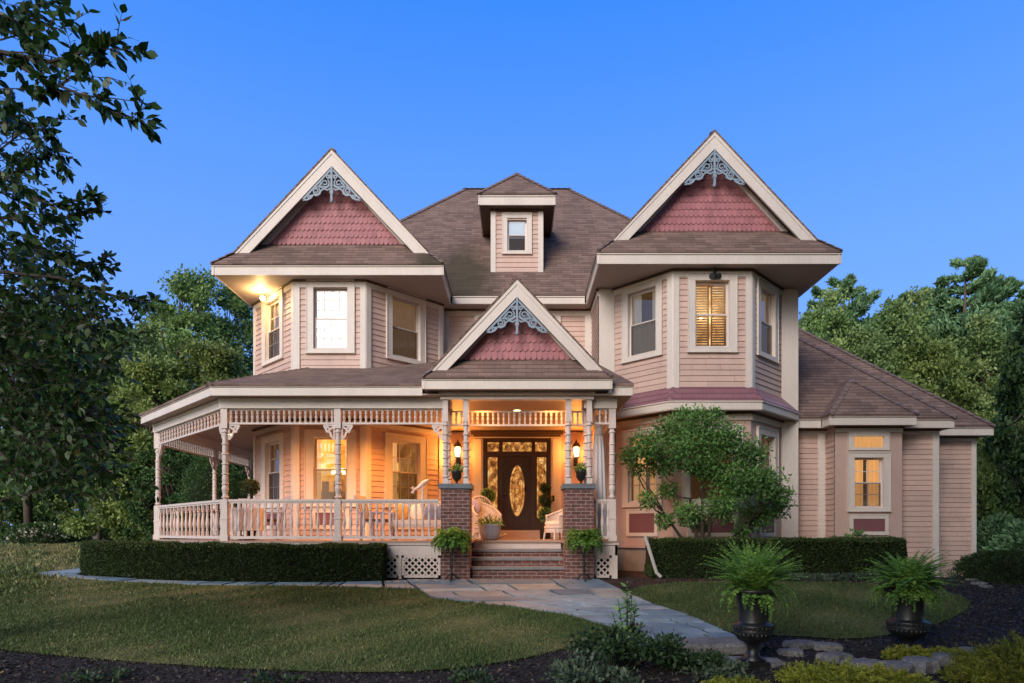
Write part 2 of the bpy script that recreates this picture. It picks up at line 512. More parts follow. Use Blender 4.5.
def leaf_mesh(name, P, D, S, mat, parent=None, width=.5, loc=None, ngon=False, droop=.15, rnd=None, up=.5, extra=None):
    """many leaves in one mesh; P base points, D directions, S lengths"""
    n = len(P)
    P = np.asarray(P, float); D = np.asarray(D, float); S = np.asarray(S, float)
    D = D / np.maximum(1e-6, np.linalg.norm(D, axis=1))[:, None]
    U = RNG.normal(size=(n, 3)); U[:, 2] += up * 2
    side = np.cross(D, U); side /= np.maximum(1e-6, np.linalg.norm(side, axis=1))[:, None]
    nor = np.cross(side, D)
    w = (S * width * .5)[:, None]; s = S[:, None]
    if ngon:
        pts = [P, P + D * s * .28 + side * w * .85, P + D * s * .58 + side * w * .9 - nor * s * droop * .3,
               P + D * s - nor * s * droop, P + D * s * .58 - side * w * .9 - nor * s * droop * .3, P + D * s * .28 - side * w * .85]
    else:
        pts = [P, P + D * s * .45 + side * w, P + D * s - nor * s * droop, P + D * s * .45 - side * w]
    k = len(pts)
    V = np.stack(pts, 1).reshape(-1, 3)
    loc = Vector(loc) if loc is not None else Vector(V.mean(0))
    me = bpy.data.meshes.new(name)
    me.vertices.add(n * k); me.vertices.foreach_set('co', (V - np.array(loc)).astype(np.float32).ravel())
    me.loops.add(n * k); me.loops.foreach_set('vertex_index', np.arange(n * k, dtype=np.int32))
    me.polygons.add(n); me.polygons.foreach_set('loop_start', np.arange(0, n * k, k, dtype=np.int32))
    me.polygons.foreach_set('loop_total', np.full(n, k, dtype=np.int32))
    at_ = me.attributes.new('rnd', 'FLOAT', 'FACE')
    rn = RNG.random(n) if rnd is None else np.clip(rnd, 0, 1)
    at_.data.foreach_set('value', rn.astype(np.float32))
    me.materials.append(M[mat] if isinstance(mat, str) else mat)
    me.update(calc_edges=True); me.validate()
    o = bpy.data.objects.new(name, me); COL.objects.link(o)
    place(o, loc, parent)
    return o

def empty(name, loc, rz=0):
    o = bpy.data.objects.new(name, None); COL.objects.link(o)
    o.empty_display_size = .2
    o.location = loc; o.rotation_euler = (0, 0, rz)
    WORLD[o.name] = Vector(loc)
    return o

def tag(o, label, cat, group=None):
    o['label'] = label; o['category'] = cat
    if group: o['group'] = group
    return o

def kind(o, k):
    o['kind'] = k
    return o

def copy_tree(o, parent=None):
    c = o.copy(); COL.objects.link(c)
    if parent is not None: c.parent = parent
    for ch in o.children: copy_tree(ch, c)
    return c

def dup(root, loc, rz=0, sc=1, label=None):
    c = copy_tree(root)
    c.location = loc; c.rotation_euler = (0, 0, rz)
    c.scale = (sc, sc, sc) if isinstance(sc, (int, float)) else sc
    if label: c['label'] = label
    return c
# ================================================================== THE HOUSE
HOUSE = tag(empty('house', (0, 17.6, 0)),
            'pink clapboard Victorian house with two gabled bay towers and a wraparound porch', 'house')
H = HOUSE
FLOOR = .808

# ---- clapboard walls -----------------------------------------------------
def clap(mb, p0, p1, z0, z1, holes=(), ex=.137):
    """horizontal lapped boards left to right, split round the window openings"""
    fr = Frame(p0, p1)
    z = z0
    rnd = random.Random(int(fr.o.x * 100) + 7)
    while z < z1 - .005:
        zt = min(z1, z + ex)
        zm = (z + zt) / 2
        segs = [(0, fr.len)]
        for (a, b, c, d) in holes:
            if c < zm < d:
                ns = []
                for (s, e) in segs:
                    if a > s: ns.append((s, min(e, a)))
                    if b < e: ns.append((max(s, b), e))
                segs = [q for q in ns if q[1] - q[0] > .01]
        j = rnd.uniform(-.0015, .0015)
        cut = []
        for (s, e) in segs:      # butt joints in the long courses
            while e - s > 1.3 and rnd.random() < .75:
                m = s + rnd.uniform(.6, min(3.2, e - s - .3)); cut.append((s, m - .002)); s = m + .002
            cut.append((s, e))
        for (s, e) in cut:
            j = rnd.uniform(-.0025, .0025)
            mb.face([fr.p(s, z, .023 + j), fr.p(e, z, .023 + j), fr.p(e, zt + .004, .004), fr.p(s, zt + .004, .004)])
            mb.face([fr.p(s, z, -.002), fr.p(e, z, -.002), fr.p(e, z, .023 + j), fr.p(s, z, .023 + j)])
        z = zt
    return fr

def flat(mb, p0, p1, z0, z1, holes=(), d=0.0):
    """smooth boarded wall with rectangular openings"""
    fr = Frame(p0, p1)
    us = sorted({0, fr.len, *[h[0] for h in holes], *[h[1] for h in holes]})
    zs = sorted({z0, z1, *[h[2] for h in holes], *[h[3] for h in holes]})
    for a, b in zip(us, us[1:]):
        for c, e in zip(zs, zs[1:]):
            um, zm = (a + b) / 2, (c + e) / 2
            if any(h[0] < um < h[1] and h[2] < zm < h[3] for h in holes): continue
            mb.face([fr.p(a, c, d), fr.p(b, c, d), fr.p(b, e, d), fr.p(a, e, d)])
    return fr

def board(name, fr, u0, u1, z0, z1, d1=.046, d0=-.01, mat='trim'):
    mb = MB(); mb.lbox(fr, u0, u1, z0, z1, d0, d1)
    return mb.build(name, mat, H)

def corner(name, p, z0, z1, nl, nr, w=.14, mat='trim', th=.046):
    """corner board that wraps a convex corner: nl / nr are the two walls' frames"""
    mb = MB()
    # left wall's end and right wall's start
    mb.lbox(nl, nl.len - w, nl.len + .0, z0, z1, -.01, th)
    mb.lbox(nr, 0, w, z0, z1, -.01, th)
    a, b, c = nl.p(nl.len, z0, th), nl.p(nl.len, z0, -.01), nr.p(0, z0, th)
    mb.extrude([a, b, c], (0, 0, z1 - z0))
    return mb.build(name, mat, H)

M['glowing_blind'] = glow('glowing_white_blind', (.85, .92, 1), .16, base=(.75, .75, .78))  # emission whitens the dormer blind, which sits in a shaded recess
M['bright_curtain'] = glow('bright_amber_curtain', (1, .62, .28), .75, [(.36, (.22, .09, .03)), (.5, (.8, .42, .15)), (.66, (1, .72, .4))], 2.6, (1, .8, 1), base=(.6, .4, .22))
# ---- windows --------------------------------------------------------------
def fold_sheet(mb, fr, u0, u1, z0, z1, d, folds, amp=.02, m=0):
    n = max(6, int(folds * 6))
    for k in range(n):
        a = u0 + (u1 - u0) * k / n; b = u0 + (u1 - u0) * (k + 1) / n
        da = d + amp * math.sin(2 * math.pi * folds * k / n) * (1 + .3 * math.sin(k * .7))
        db = d + amp * math.sin(2 * math.pi * folds * (k + 1) / n) * (1 + .3 * math.sin((k + 1) * .7))
        mb.face([fr.p(a, z0, da), fr.p(b, z0, db), fr.p(b, z1, db), fr.p(a, z1, da)], m)

def window(fr, uc, w, z0, z1, style, cw=.185, top=.2, bot=.12, parent=None, screen=True, grid=None, casing='trim', cill=True):
    """glass opening uc +- w/2, z0..z1 (absolute); casing round it; curtain or room behind. Returns the casing object"""
    parent = parent or H
    u0, u1 = uc - w / 2, uc + w / 2
    a, b = u0 - .05, u1 + .05              # sash outer
    zc0, zc1 = z0 - .05, z1 + .05
    mb = MB()
    mb.lbox(fr, a - cw, a, zc0, zc1, -.03, .052)
    mb.lbox(fr, b, b + cw, zc0, zc1, -.03, .052)
    mb.lbox(fr, a - cw, b + cw, zc1, zc1 + top - .05, -.03, .056)
    mb.lbox(fr, a - cw - .015, b + cw + .015, zc1 + top - .05, zc1 + top - .02, -.03, .076)   # drip cap
    mb.lbox(fr, a - cw, b + cw, zc0 - bot + .03, zc0, -.03, .054)
    # back band round the outside of the casing
    mb.lbox(fr, a - cw - .022, a - cw, zc0 - bot + .03, zc1 + top - .05, -.02, .066)
    mb.lbox(fr, b + cw, b + cw + .022, zc0 - bot + .03, zc1 + top - .05, -.02, .066)
    if cill:
        mb.lbox(fr, a - cw - .03, b + cw + .03, zc0 - bot, zc0 - bot + .03, -.03, .08)
    cas = mb.build('window', casing, parent)
    # reveal lining
    mb = MB()
    for (x0, x1, y0, y1) in ((a - .01, a, zc0, zc1), (b, b + .01, zc0, zc1), (a, b, zc1, zc1 + .01), (a, b, zc0 - .01, zc0)):
        mb.lbox(fr, x0, x1, y0, y1, -.14, -.03)
    mb.build('window_reveal', 'sash', cas)
    zm = (z0 + z1) / 2
    # lower sash in front, upper sash behind it
    for (lo, hi, d) in ((z0, zm, -.035), (zm, z1, -.07)):
        mb = MB()
        mb.lbox(fr, a, u0, lo - .05, hi + .03, d - .035, d)
        mb.lbox(fr, u1, b, lo - .05, hi + .03, d - .035, d)
        mb.lbox(fr, u0, u1, lo - .05 if lo == z0 else lo - .02, lo if lo == z0 else lo + .02, d - .033, d - .002)
        mb.lbox(fr, u0, u1, hi - .02 if hi == zm else hi, hi + .02 if hi == zm else hi + .05, d - .033, d - .002)
        if grid:
            nx, nz = grid
            for k in range(1, nx):
                x = u0 + (u1 - u0) * k / nx
                mb.lbox(fr, x - .009, x + .009, lo, hi, d - .026, d - .012)
            for k in range(1, nz):
                z = lo + (hi - lo) * k / nz
                mb.lbox(fr, u0, u1, z - .009, z + .009, d - .028, d - .014)
        mb.build('sash', 'sash', cas)
        mb = MB()
        mb.face([fr.p(u0, lo, d - .02), fr.p(u1, lo, d - .02), fr.p(u1, hi, d - .02), fr.p(u0, hi, d - .02)])
        mb.build('pane', 'glass', cas)
    if screen:
        mb = MB()
        mb.face([fr.p(u0, z0, -.024), fr.p(u1, z0, -.024), fr.p(u1, zm, -.024), fr.p(u0, zm, -.024)])
        mb.build('insect_screen', 'screen', cas)
    # what is behind the glass
    mb = MB()
    back = -.75
    for q in ([(a, zc0, -.141), (a, zc1, -.141), (a - .25, zc1 + .1, back), (a - .25, zc0 - .1, back)],
              [(b, zc1, -.141), (b, zc0, -.141), (b + .25, zc0 - .1, back), (b + .25, zc1 + .1, back)],
              [(a, zc1, -.141), (b, zc1, -.141), (b + .25, zc1 + .1, back), (a - .25, zc1 + .1, back)],
              [(b, zc0, -.141), (a, zc0, -.141), (a - .25, zc0 - .1, back), (b + .25, zc0 - .1, back)],
              [(a - .25, zc0 - .1, back), (b + .25, zc0 - .1, back), (b + .25, zc1 + .1, back), (a - .25, zc1 + .1, back)]):
        mb.face([fr.p(*x) for x in q])
    room = {'room': 'room_lit', 'roomdim': 'room_dim'}.get(style, 'room_dark')
    mb.build('room_lining', room, cas)
    if style == 'sheer':
        mb = MB(); fold_sheet(mb, fr, a, b, zc0, zc1, -.19, 9, .018)
        mb.build('curtain', 'sheer', cas)
    elif style == 'tan':
        mb = MB(); fold_sheet(mb, fr, a, b, zc0, zc1, -.2, 6, .03)
        mb.build('curtain', 'tan_curtain', cas)
    elif style == 'dim':
        mb = MB()
        fold_sheet(mb, fr, a, a + (b - a) * .36, zc0, zc1, -.2, 3, .03)
        fold_sheet(mb, fr, b - (b - a) * .36, b, zc0, zc1, -.2, 3, .03)
        mb.build('curtain', 'dim_curtain', cas)
    elif style == 'grey':
        mb = MB()
        fold_sheet(mb, fr, a, a + (b - a) * .3, zc0, zc1, -.2, 3, .03)
        fold_sheet(mb, fr, b - (b - a) * .3, b, zc0, zc1, -.2, 3, .03)
        fold_sheet(mb, fr, a, b, zc0, zm + .04, -.17, 8, .018)
        mb.build('curtain', 'grey_curtain', cas)
    elif style == 'warm':
        mb = MB()
        fold_sheet(mb, fr, a, a + (b - a) * .46, zc0, zc1, -.2, 3, .03)
        fold_sheet(mb, fr, a + (b - a) * .6, b, zc0, zc1, -.2, 3, .03)
        mb.build('curtain', 'warm_curtain', cas)
    elif style == 'shutter':
        mb = MB()
        mb.face([fr.p(a, zc0, -.4), fr.p(b, zc0, -.4), fr.p(b, zc1, -.4), fr.p(a, zc1, -.4)])
        mb.build('curtain', 'bright_curtain', cas)
        mb = MB()
        um = (a + b) / 2
        for (x0, x1) in ((a, um - .02), (um + .02, b)):
            for (s, e) in ((x0, x0 + .035), (x1 - .035, x1)):
                mb.lbox(fr, s, e, zc0, zc1, -.2, -.165)
            z = zc0 + .03
            while z < zc1 - .03:
                P = fr.p
                mb.hexa([P(x0 + .035, z, -.2), P(x1 - .035, z, -.2), P(x1 - .035, z + .006, -.2), P(x0 + .035, z + .006, -.2),
                         P(x0 + .035, z + .03, -.16), P(x1 - .035, z + .03, -.16), P(x1 - .035, z + .036, -.16), P(x0 + .035, z + .036, -.16)])
                z += .062
        mb.build('shutter', 'white_blind', cas)
        for k, (du, dz) in enumerate(((-.18, .02), (.12, .06))):
            mb = MB(); mb.ball(fr.p(uc + du, zm + dz, -.3), .035)
            mb.build('light_bulb', 'bulb', cas)
    elif style == 'blind':
        mb = MB()
        z = zm - .02
        while z < zc1:
            P = fr.p
            mb.hexa([P(a, z, -.15), P(b, z, -.15), P(b, z + .004, -.15), P(a, z + .004, -.15),
                     P(a, z + .038, -.125), P(b, z + .038, -.125), P(b, z + .042, -.125), P(a, z + .042, -.125)])
            z += .04
        mb.build('blind', 'glowing_blind', cas)
        mb = MB(); mb.face([fr.p(a, zm - .02, -.16), fr.p(b, zm - .02, -.16), fr.p(b, zc1, -.16), fr.p(a, zc1, -.16)])
        mb.build('blind_backing', 'glowing_blind', cas)
    elif style == 'room':
        mb = MB()       # shaded chandelier, table and chair backs inside
        for k in range(5):
            t = k * 1.256
            c = fr.p(uc + .12 + .2 * math.cos(t), z1 - .72 + .03 * math.sin(2 * t), -.45 + .15 * math.sin(t))
            mb.lathe(c[0], c[1], [(.035, c[2]), (.06, c[2] - .09)], 8)
        mb.build('chandelier', 'lamp_glass', cas)
        mb = MB()
        mb.lbox(fr, a - .05, b + .05, zc0, z0 + .22, -.6, -.3)
        for k in range(3):
            mb.lbox(fr, a + .05 + k * .3, a + .22 + k * .3, z0 + .2, z0 + .5, -.55, -.5)
        mb.build('dining_table', 'dim_curtain', cas)
        mb = MB()
        fold_sheet(mb, fr, a, a + .12, zc0, zc1, -.2, 2, .02); fold_sheet(mb, fr, b - .12, b, zc0, zc1, -.2, 2, .02)
        mb.build('curtain', 'warm_curtain', cas)
    elif style == 'roomdim':
        mb = MB()
        fold_sheet(mb, fr, a, a + .3, zc0, zc1, -.2, 3, .03)
        mb.build('curtain', 'warm_curtain', cas)
        mb = MB()      # a lit french door at the far side of the room
        for i in range(3):
            for j in range(4):
                mb.lbox(fr, uc - .22 + i * .17, uc - .08 + i * .17, z0 + .05 + j * .27, z0 + .28 + j * .27, -.73, -.71)
        mb.build('inner_door_glass', 'room_lit', cas)
    return cas

def hole(uc, w, z0, z1):
    return (uc - w / 2 - .06, uc + w / 2 + .06, z0 - .06, z1 + .06)

def panel(fr, uc, w, z0, z1, cw=.1):
    """recessed mauve panel in a cream frame below a window"""
    mb = MB(); u0, u1 = uc - w / 2, uc + w / 2
    mb.lbox(fr, u0 - cw, u0, z0 - cw, z1 + cw, -.01, .05)
    mb.lbox(fr, u1, u1 + cw, z0 - cw, z1 + cw, -.01, .05)
    mb.lbox(fr, u0, u1, z1, z1 + cw, -.01, .049)
    mb.lbox(fr, u0, u1, z0 - cw, z0, -.01, .049)
    mb.lbox(fr, u0 - cw - .012, u1 + cw + .012, z1 + cw, z1 + cw + .025, -.01, .062)
    o = mb.build('panel_frame', 'trim', H)
    mb = MB(); mb.lbox(fr, u0, u1, z0, z1, -.01, .034)
    mb.build('panel', 'mauve', o)

def frieze(p0, p1, ztop, h=.13, dark=.045):
    fr = Frame(p0, p1)
    mb = MB(); mb.lbox(fr, 0, fr.len, ztop - h - dark, ztop - dark, -.01, .044)
    o = mb.build('frieze_board', 'trim', H)
    mb = MB(); mb.lbox(fr, -.02, fr.len + .02, ztop - dark, ztop + .005, -.01, .075)
    mb.build('moulding', 'brown_trim', H)

# ---- bays ------------------------------------------------------------------
SOF = 6.30 + E       # upper soffit
TOP = 6.58 + E       # upper eave edge
# left tower bay, one wall surface over both storeys
LB = [(-7.25, 17.70), (-5.55, 16.0), (-3.78, 16.0), (-2.08, 17.70)]
W1 = (2.34, .82); W2 = (6.07, 4.64)
lfr = [Frame(LB[i], LB[i + 1]) for i in range(3)]
lspec = [(.78, 'tan', 'dim', lfr[0].len * .5), (.75, 'sheer', 'room', lfr[1].len * .507), (.78, 'tan', 'roomdim', lfr[2].len * .5)]
for i in range(3):
    w, s2, s1, uc = lspec[i]
    mb = MB()
    clap(mb, LB[i], LB[i + 1], FLOOR - .3, SOF, [hole(uc, w, W2[1] + E, W2[0] + E), hole(uc, w, W1[1] + E, W1[0] + E)])
    mb.build('siding_wall', 'siding', H)
    window(lfr[i], uc, w, W2[1] + E, W2[0] + E, s2, grid=((3, 2), (4, 3), None)[i], screen=(i != 1), cw=.16)
    window(lfr[i], uc, w, W1[1] + E, W1[0] + E, s1, cw=.2, grid=(3, 2) if i == 0 else ((3, 2) if i == 2 else None), screen=True)
    panel(lfr[i], uc, .74, .19 + E, .50 + E)
    frieze(LB[i], LB[i + 1], SOF)
    frieze(LB[i], LB[i + 1], 2.84 + E, .12, .05)
corner('corner_board', LB[1], FLOOR - .3, SOF, lfr[0], lfr[1], .13)
corner('corner_board', LB[2], FLOOR - .3, SOF, lfr[1], lfr[2], .13)
f_side = Frame((-7.25, 27.5), LB[0])
mb = MB(); clap(mb, (-7.25, 27.5), LB[0], 0, SOF); mb.build('siding_wall', 'siding', H)
corner('corner_board', LB[0], FLOOR - .3, SOF, f_side, lfr[0], .11)
# main wall between the bays
MW = ((-2.08, 18.1), (2.12, 18.1)); mfr = Frame(*MW)
mb = MB(); clap(mb, LB[3], (-2.08, 18.1), FLOOR - .3, SOF); mb.build('siding_wall', 'siding', H)
f_ret = Frame(LB[3], (-2.08, 18.1))
corner('corner_board', LB[3], FLOOR - .3, SOF, lfr[2], f_ret, .12)
mb = MB()
clap(mb, *MW, FLOOR - .3, SOF, [(.85, 3.36, FLOOR + .0, 3.85), hole(2.1, 2.1, 4.9 + E, 5.95 + E)])
mb.build('siding_wall', 'siding', H)
frieze(*MW, SOF)
window(mfr, 1.52, .85, 4.9 + E, 5.95 + E, 'dim', cw=.14)
window(mfr, 2.68, .85, 4.9 + E, 5.95 + E, 'dim', cw=.14)
mb = MB(); mb.lbox(mfr, 2.06, 2.14, 4.8 + E, 6.05 + E, -.02, .03); mb.build('mullion_board', 'trim', H)
board('corner_board', mfr, 0.0, .17, 4.3 + E, SOF)
board('corner_board', mfr, 4.0, 4.2, 4.3 + E, SOF)

# right tower bay
RB = [(2.52, 16.57), (3.742, 15.35), (5.612, 15.35), (6.834, 16.57)]
rfr = [Frame(RB[i], RB[i + 1]) for i in range(3)]
U2 = (5.99, 4.49); Z1R = (2.36, .81)
rstyle = [('grey', 'warm'), ('shutter', 'dim'), ('grey', 'dim')]
for i in range(3):
    uc = rfr[i].len / 2
    mb = MB(); clap(mb, RB[i], RB[i + 1], 4.2, SOF, [hole(uc, .72, U2[1] + E, U2[0] + E)]); mb.build('siding_wall', 'siding', H)
    window(rfr[i], uc, .72, U2[1] + E, U2[0] + E, rstyle[i][0], cw=.16, bot=.13, screen=(i != 1))
    w1 = 1.0 if i == 1 else .72
    mb = MB(); flat(mb, RB[i], RB[i + 1], .66, 4.2, [hole(uc, w1, Z1R[1] + E, Z1R[0] + E)]); mb.build('boarded_wall', 'smooth', H)
    window(rfr[i], uc, w1, Z1R[1] + E, Z1R[0] + E, rstyle[i][1], cw=.15, grid=(3, 2) if i == 0 else None)
    panel(rfr[i], uc, w1 + .02, 0 + E, .48 + E, .09)
    mb = MB(); mb.lbox(rfr[i], -.02, rfr[i].len + .02, .60, .68, -.02, .05); mb.build('water_table', 'smooth', H)
    mb = MB(); mb.lbox(rfr[i], 0, rfr[i].len, -1.2, .60, -.3, -.02); mb.build('foundation_wall', 'concrete', H)
    frieze(RB[i], RB[i + 1], SOF)
    frieze(RB[i], RB[i + 1], 3.87, .14, .05)
for k in (0, 1):
    corner('corner_board', RB[k + 1], 4.2, SOF, rfr[k], rfr[k + 1], .14)
# block the bay grows from: wide cream boards either side, clapboard return
fb = Frame((2.12, 16.57), (2.52, 16.57))
board('corner_board', fb, 0, .40, .3, SOF)
fb2 = Frame((6.834, 16.57), (7.26, 16.57))
board('corner_board', fb2, 0, .43, .3, SOF)
mb = MB(); clap(mb, (2.12, 18.1), (2.12, 16.57), .3, SOF); mb.build('siding_wall', 'siding', H)
frieze((2.12, 18.1), (2.12, 16.57), SOF)
mb = MB(); clap(mb, (7.26, 16.57), (7.26, 27.5), .3, SOF); mb.build('siding_wall', 'siding', H)
mb = MB(); mb.box(2.05, 7.2, 16.7, 18, -1.2, .55); mb.build('foundation_wall', 'concrete', H)
mb = MB(); flat(mb, (7.26, 27.5), (-7.25, 27.5), 0, SOF); mb.build('rear_wall', 'siding', H)

# ---- roofs -----------------------------------------------------------------
def cap_strip(mb, a, b, w=.13, th=.018, off=.012, m=0):
    """row of overlapping ridge-cap shingles along a hip or ridge"""
    mb.splits = getattr(mb, 'splits', []) + [(len(mb.v), len(mb.f))]
    a, b = Vector(a), Vector(b)
    d = b - a; n = max(1, int(d.length / .2)); d.normalize()
    s = d.cross(Vector((0, 0, 1))).normalized()
    for k in range(n):
        p = a + (b - a) * (k / n); q = a + (b - a) * ((k + 1.12) / n)
        e = Vector((0, 0, off)); f = Vector((0, 0, off + th))
        for sg in (-1, 1):
            o = s * sg * w - Vector((0, 0, w * .62))
            pts = [p + e, q + e, q + e + o, p + e + o]
            up = [p + f, q + Vector((0, 0, off)) + f * 0, q + Vector((0, 0, off)) + o, p + f + o]
            mb.face([p + f, q + e, q + e + o, p + f + o] if sg > 0 else [p + f + o, q + e + o, q + e, p + f])
            mb.face([p + e, p + f, p + f + o, p + e + o])

def fascia(p0, p1, z0, z1, name='fascia', th=.04):
    fr = Frame(p0, p1); mb = MB()
    mb.lbox(fr, 0, fr.len, z0, z1 - .045, -th, -.012)
    mb.lbox(fr, -.0, fr.len, z0 + (z1 - z0) * .72, z1 - .046, -.011, .012)   # crown strip under the drip edge
    return mb.build(name, 'trim', H)

# main hip roof
m_ = 1.067; EX, EY = 7.40, 17.63; RY, RX, RZ = 23.15, 1.87, TOP - .02 + 1.067 * 5.52
EZ = TOP - .02; BY = RY + 5.52
mb = MB()
mb.slab([(-EX, EY, EZ), (EX, EY, EZ), (RX, RY, RZ), (-RX, RY, RZ)])
mb.slab([(EX, EY, EZ), (EX, BY, EZ), (RX, RY, RZ)])
mb.slab([(EX, BY, EZ), (-EX, BY, EZ), (-RX, RY, RZ), (RX, RY, RZ)])
mb.slab([(-EX, BY, EZ), (-EX, EY, EZ), (-RX, RY, RZ)])
roof = mb.build('roof', ['roof'], H)
mb = MB()
for s in (-1, 1):
    cap_strip(mb, (s * EX, EY, EZ), (s * RX, RY, RZ)); cap_strip(mb, (s * EX, BY, EZ), (s * RX, RY, RZ))
cap_strip(mb, (-RX, RY, RZ), (RX, RY, RZ))
mb.build('ridge_cap', 'roofcap', roof)
fascia((-1.79, EY), (1.87, EY), SOF, EZ)
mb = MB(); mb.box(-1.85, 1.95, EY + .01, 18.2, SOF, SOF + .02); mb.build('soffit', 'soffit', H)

def fish_scales(xc, hw, y, z0, zr, rh=.178, sw=.118):
    """scalloped shingle courses filling a gable triangle"""
    mb = MB()
    rows = int((zr - z0) / rh) + 1
    fr = Frame((xc - hw, y), (xc + hw, y))
    mb.face([fr.p(0, z0, -.01), fr.p(2 * hw, z0, -.01), fr.p(hw, zr, -.01)])
    for r in range(rows):
        z = z0 + r * rh
        half = hw * (1 - (z - z0) / (zr - z0)) + .05
        n = int(2 * half / sw) + 2
        off = (r % 2) * sw / 2
        for k in range(-n // 2 - 1, n // 2 + 2):
            c = k * sw + off
            if abs(c) > half: continue
            g = sw / 2 - .002
            j = random.uniform(-.002, .002)
            pts = [(c - g, z + .05), (c - g * .8, z + .018), (c - g * .42, z - .002), (c, z - .010), (c + g * .42, z - .002), (c + g * .8, z + .018), (c + g, z + .05),
                   (c + g, z + rh + .05), (c - g, z + rh + .05)]
            zl = lambda u: z0 + (zr - z0) * (1 - abs(u) / hw) - .05
            if zl(c) < z + .03: continue
            pts = [(u, min(zz, max(z - .012, zl(u)))) for u, zz in pts]
            def q(u, zz): return fr.p(hw + u, zz, .023 + j - .024 * (zz - z + .01) / (rh + .06))
            top = [q(u, zz) for u, zz in pts]
            mb.face(top)
            for a, b in zip(pts[:6], pts[1:7]):
                pa, pb = q(*a), q(*b)
                mb.face([(pa[0], pa[1] + .016, pa[2]), (pb[0], pb[1] + .016, pb[2]), pb, pa])
    return mb.build('gable_shingles', 'scale', H)

def spiral(cx, cz, r0, r1, a0, turns, n=26):
    return [(cx + (r0 + (r1 - r0) * k / n) * math.cos(a0 + turns * 2 * math.pi * k / n),
             cz + (r0 + (r1 - r0) * k / n) * math.sin(a0 + turns * 2 * math.pi * k / n)) for k in range(n + 1)]

def gable_bracket(xc, y, za, s=1.0):
    """scroll-sawn running trim with a centre drop, hung in the gable peak"""
    fr = Frame((xc - 2, y), (xc + 2, y)); mb = MB(); c = 2
    d0, d1 = 0, .035
    mb.lbox(fr, c - .026 * s, c + .026 * s, za - .86 * s, za - .02, -.01, .05)
    mb.lbox(fr, c - .045 * s, c + .045 * s, za - .70 * s, za - .62 * s, -.012, .055)
    bp = fr.p(c, za - .88 * s, .02); mb.ball(bp, .045 * s)
    for g in (-1, 1):
        def X(pts): return [(c + g * u * s, za + z * s) for u, z in pts]
        # rail along the slope
        mb.ribbon(fr, X([(.03, -.10), (.72, -.84)]), .045 * s, d0, d1)
        # lower scalloped edge
        mb.ribbon(fr, X([(.03, -.56), (.10, -.60), (.2, -.57), (.27, -.62), (.3, -.70), (.38, -.74), (.46, -.72), (.52, -.80), (.60, -.84), (.72, -.85)]), .04 * s, d0, d1)
        for (ux, uz, r, a0, tn) in ((.17, -.43, .115, 2.2, 1.6), (.385, -.625, .10, 2.2, 1.6), (.555, -.765, .058, 2.2, 1.4), (.09, -.26, .06, 2.2, 1.3), (.27, -.50, .05, -1, 1.2)):
            mb.ribbon(fr, X(spiral(ux, uz, r, r * .22, a0, tn)), .032 * s, d0 + .004, d1 - .004)
        mb.ribbon(fr, X([(.03, -.47), (.10, -.53), (.2, -.56), (.29, -.52)]), .03 * s, d0 + .002, d1 - .002)
        mb.ribbon(fr, X([(.26, -.40), (.30, -.5), (.34, -.52), (.44, -.56)]), .03 * s, d0 + .002, d1 - .002)
    return mb.build('gable_bracket', 'fret', H)

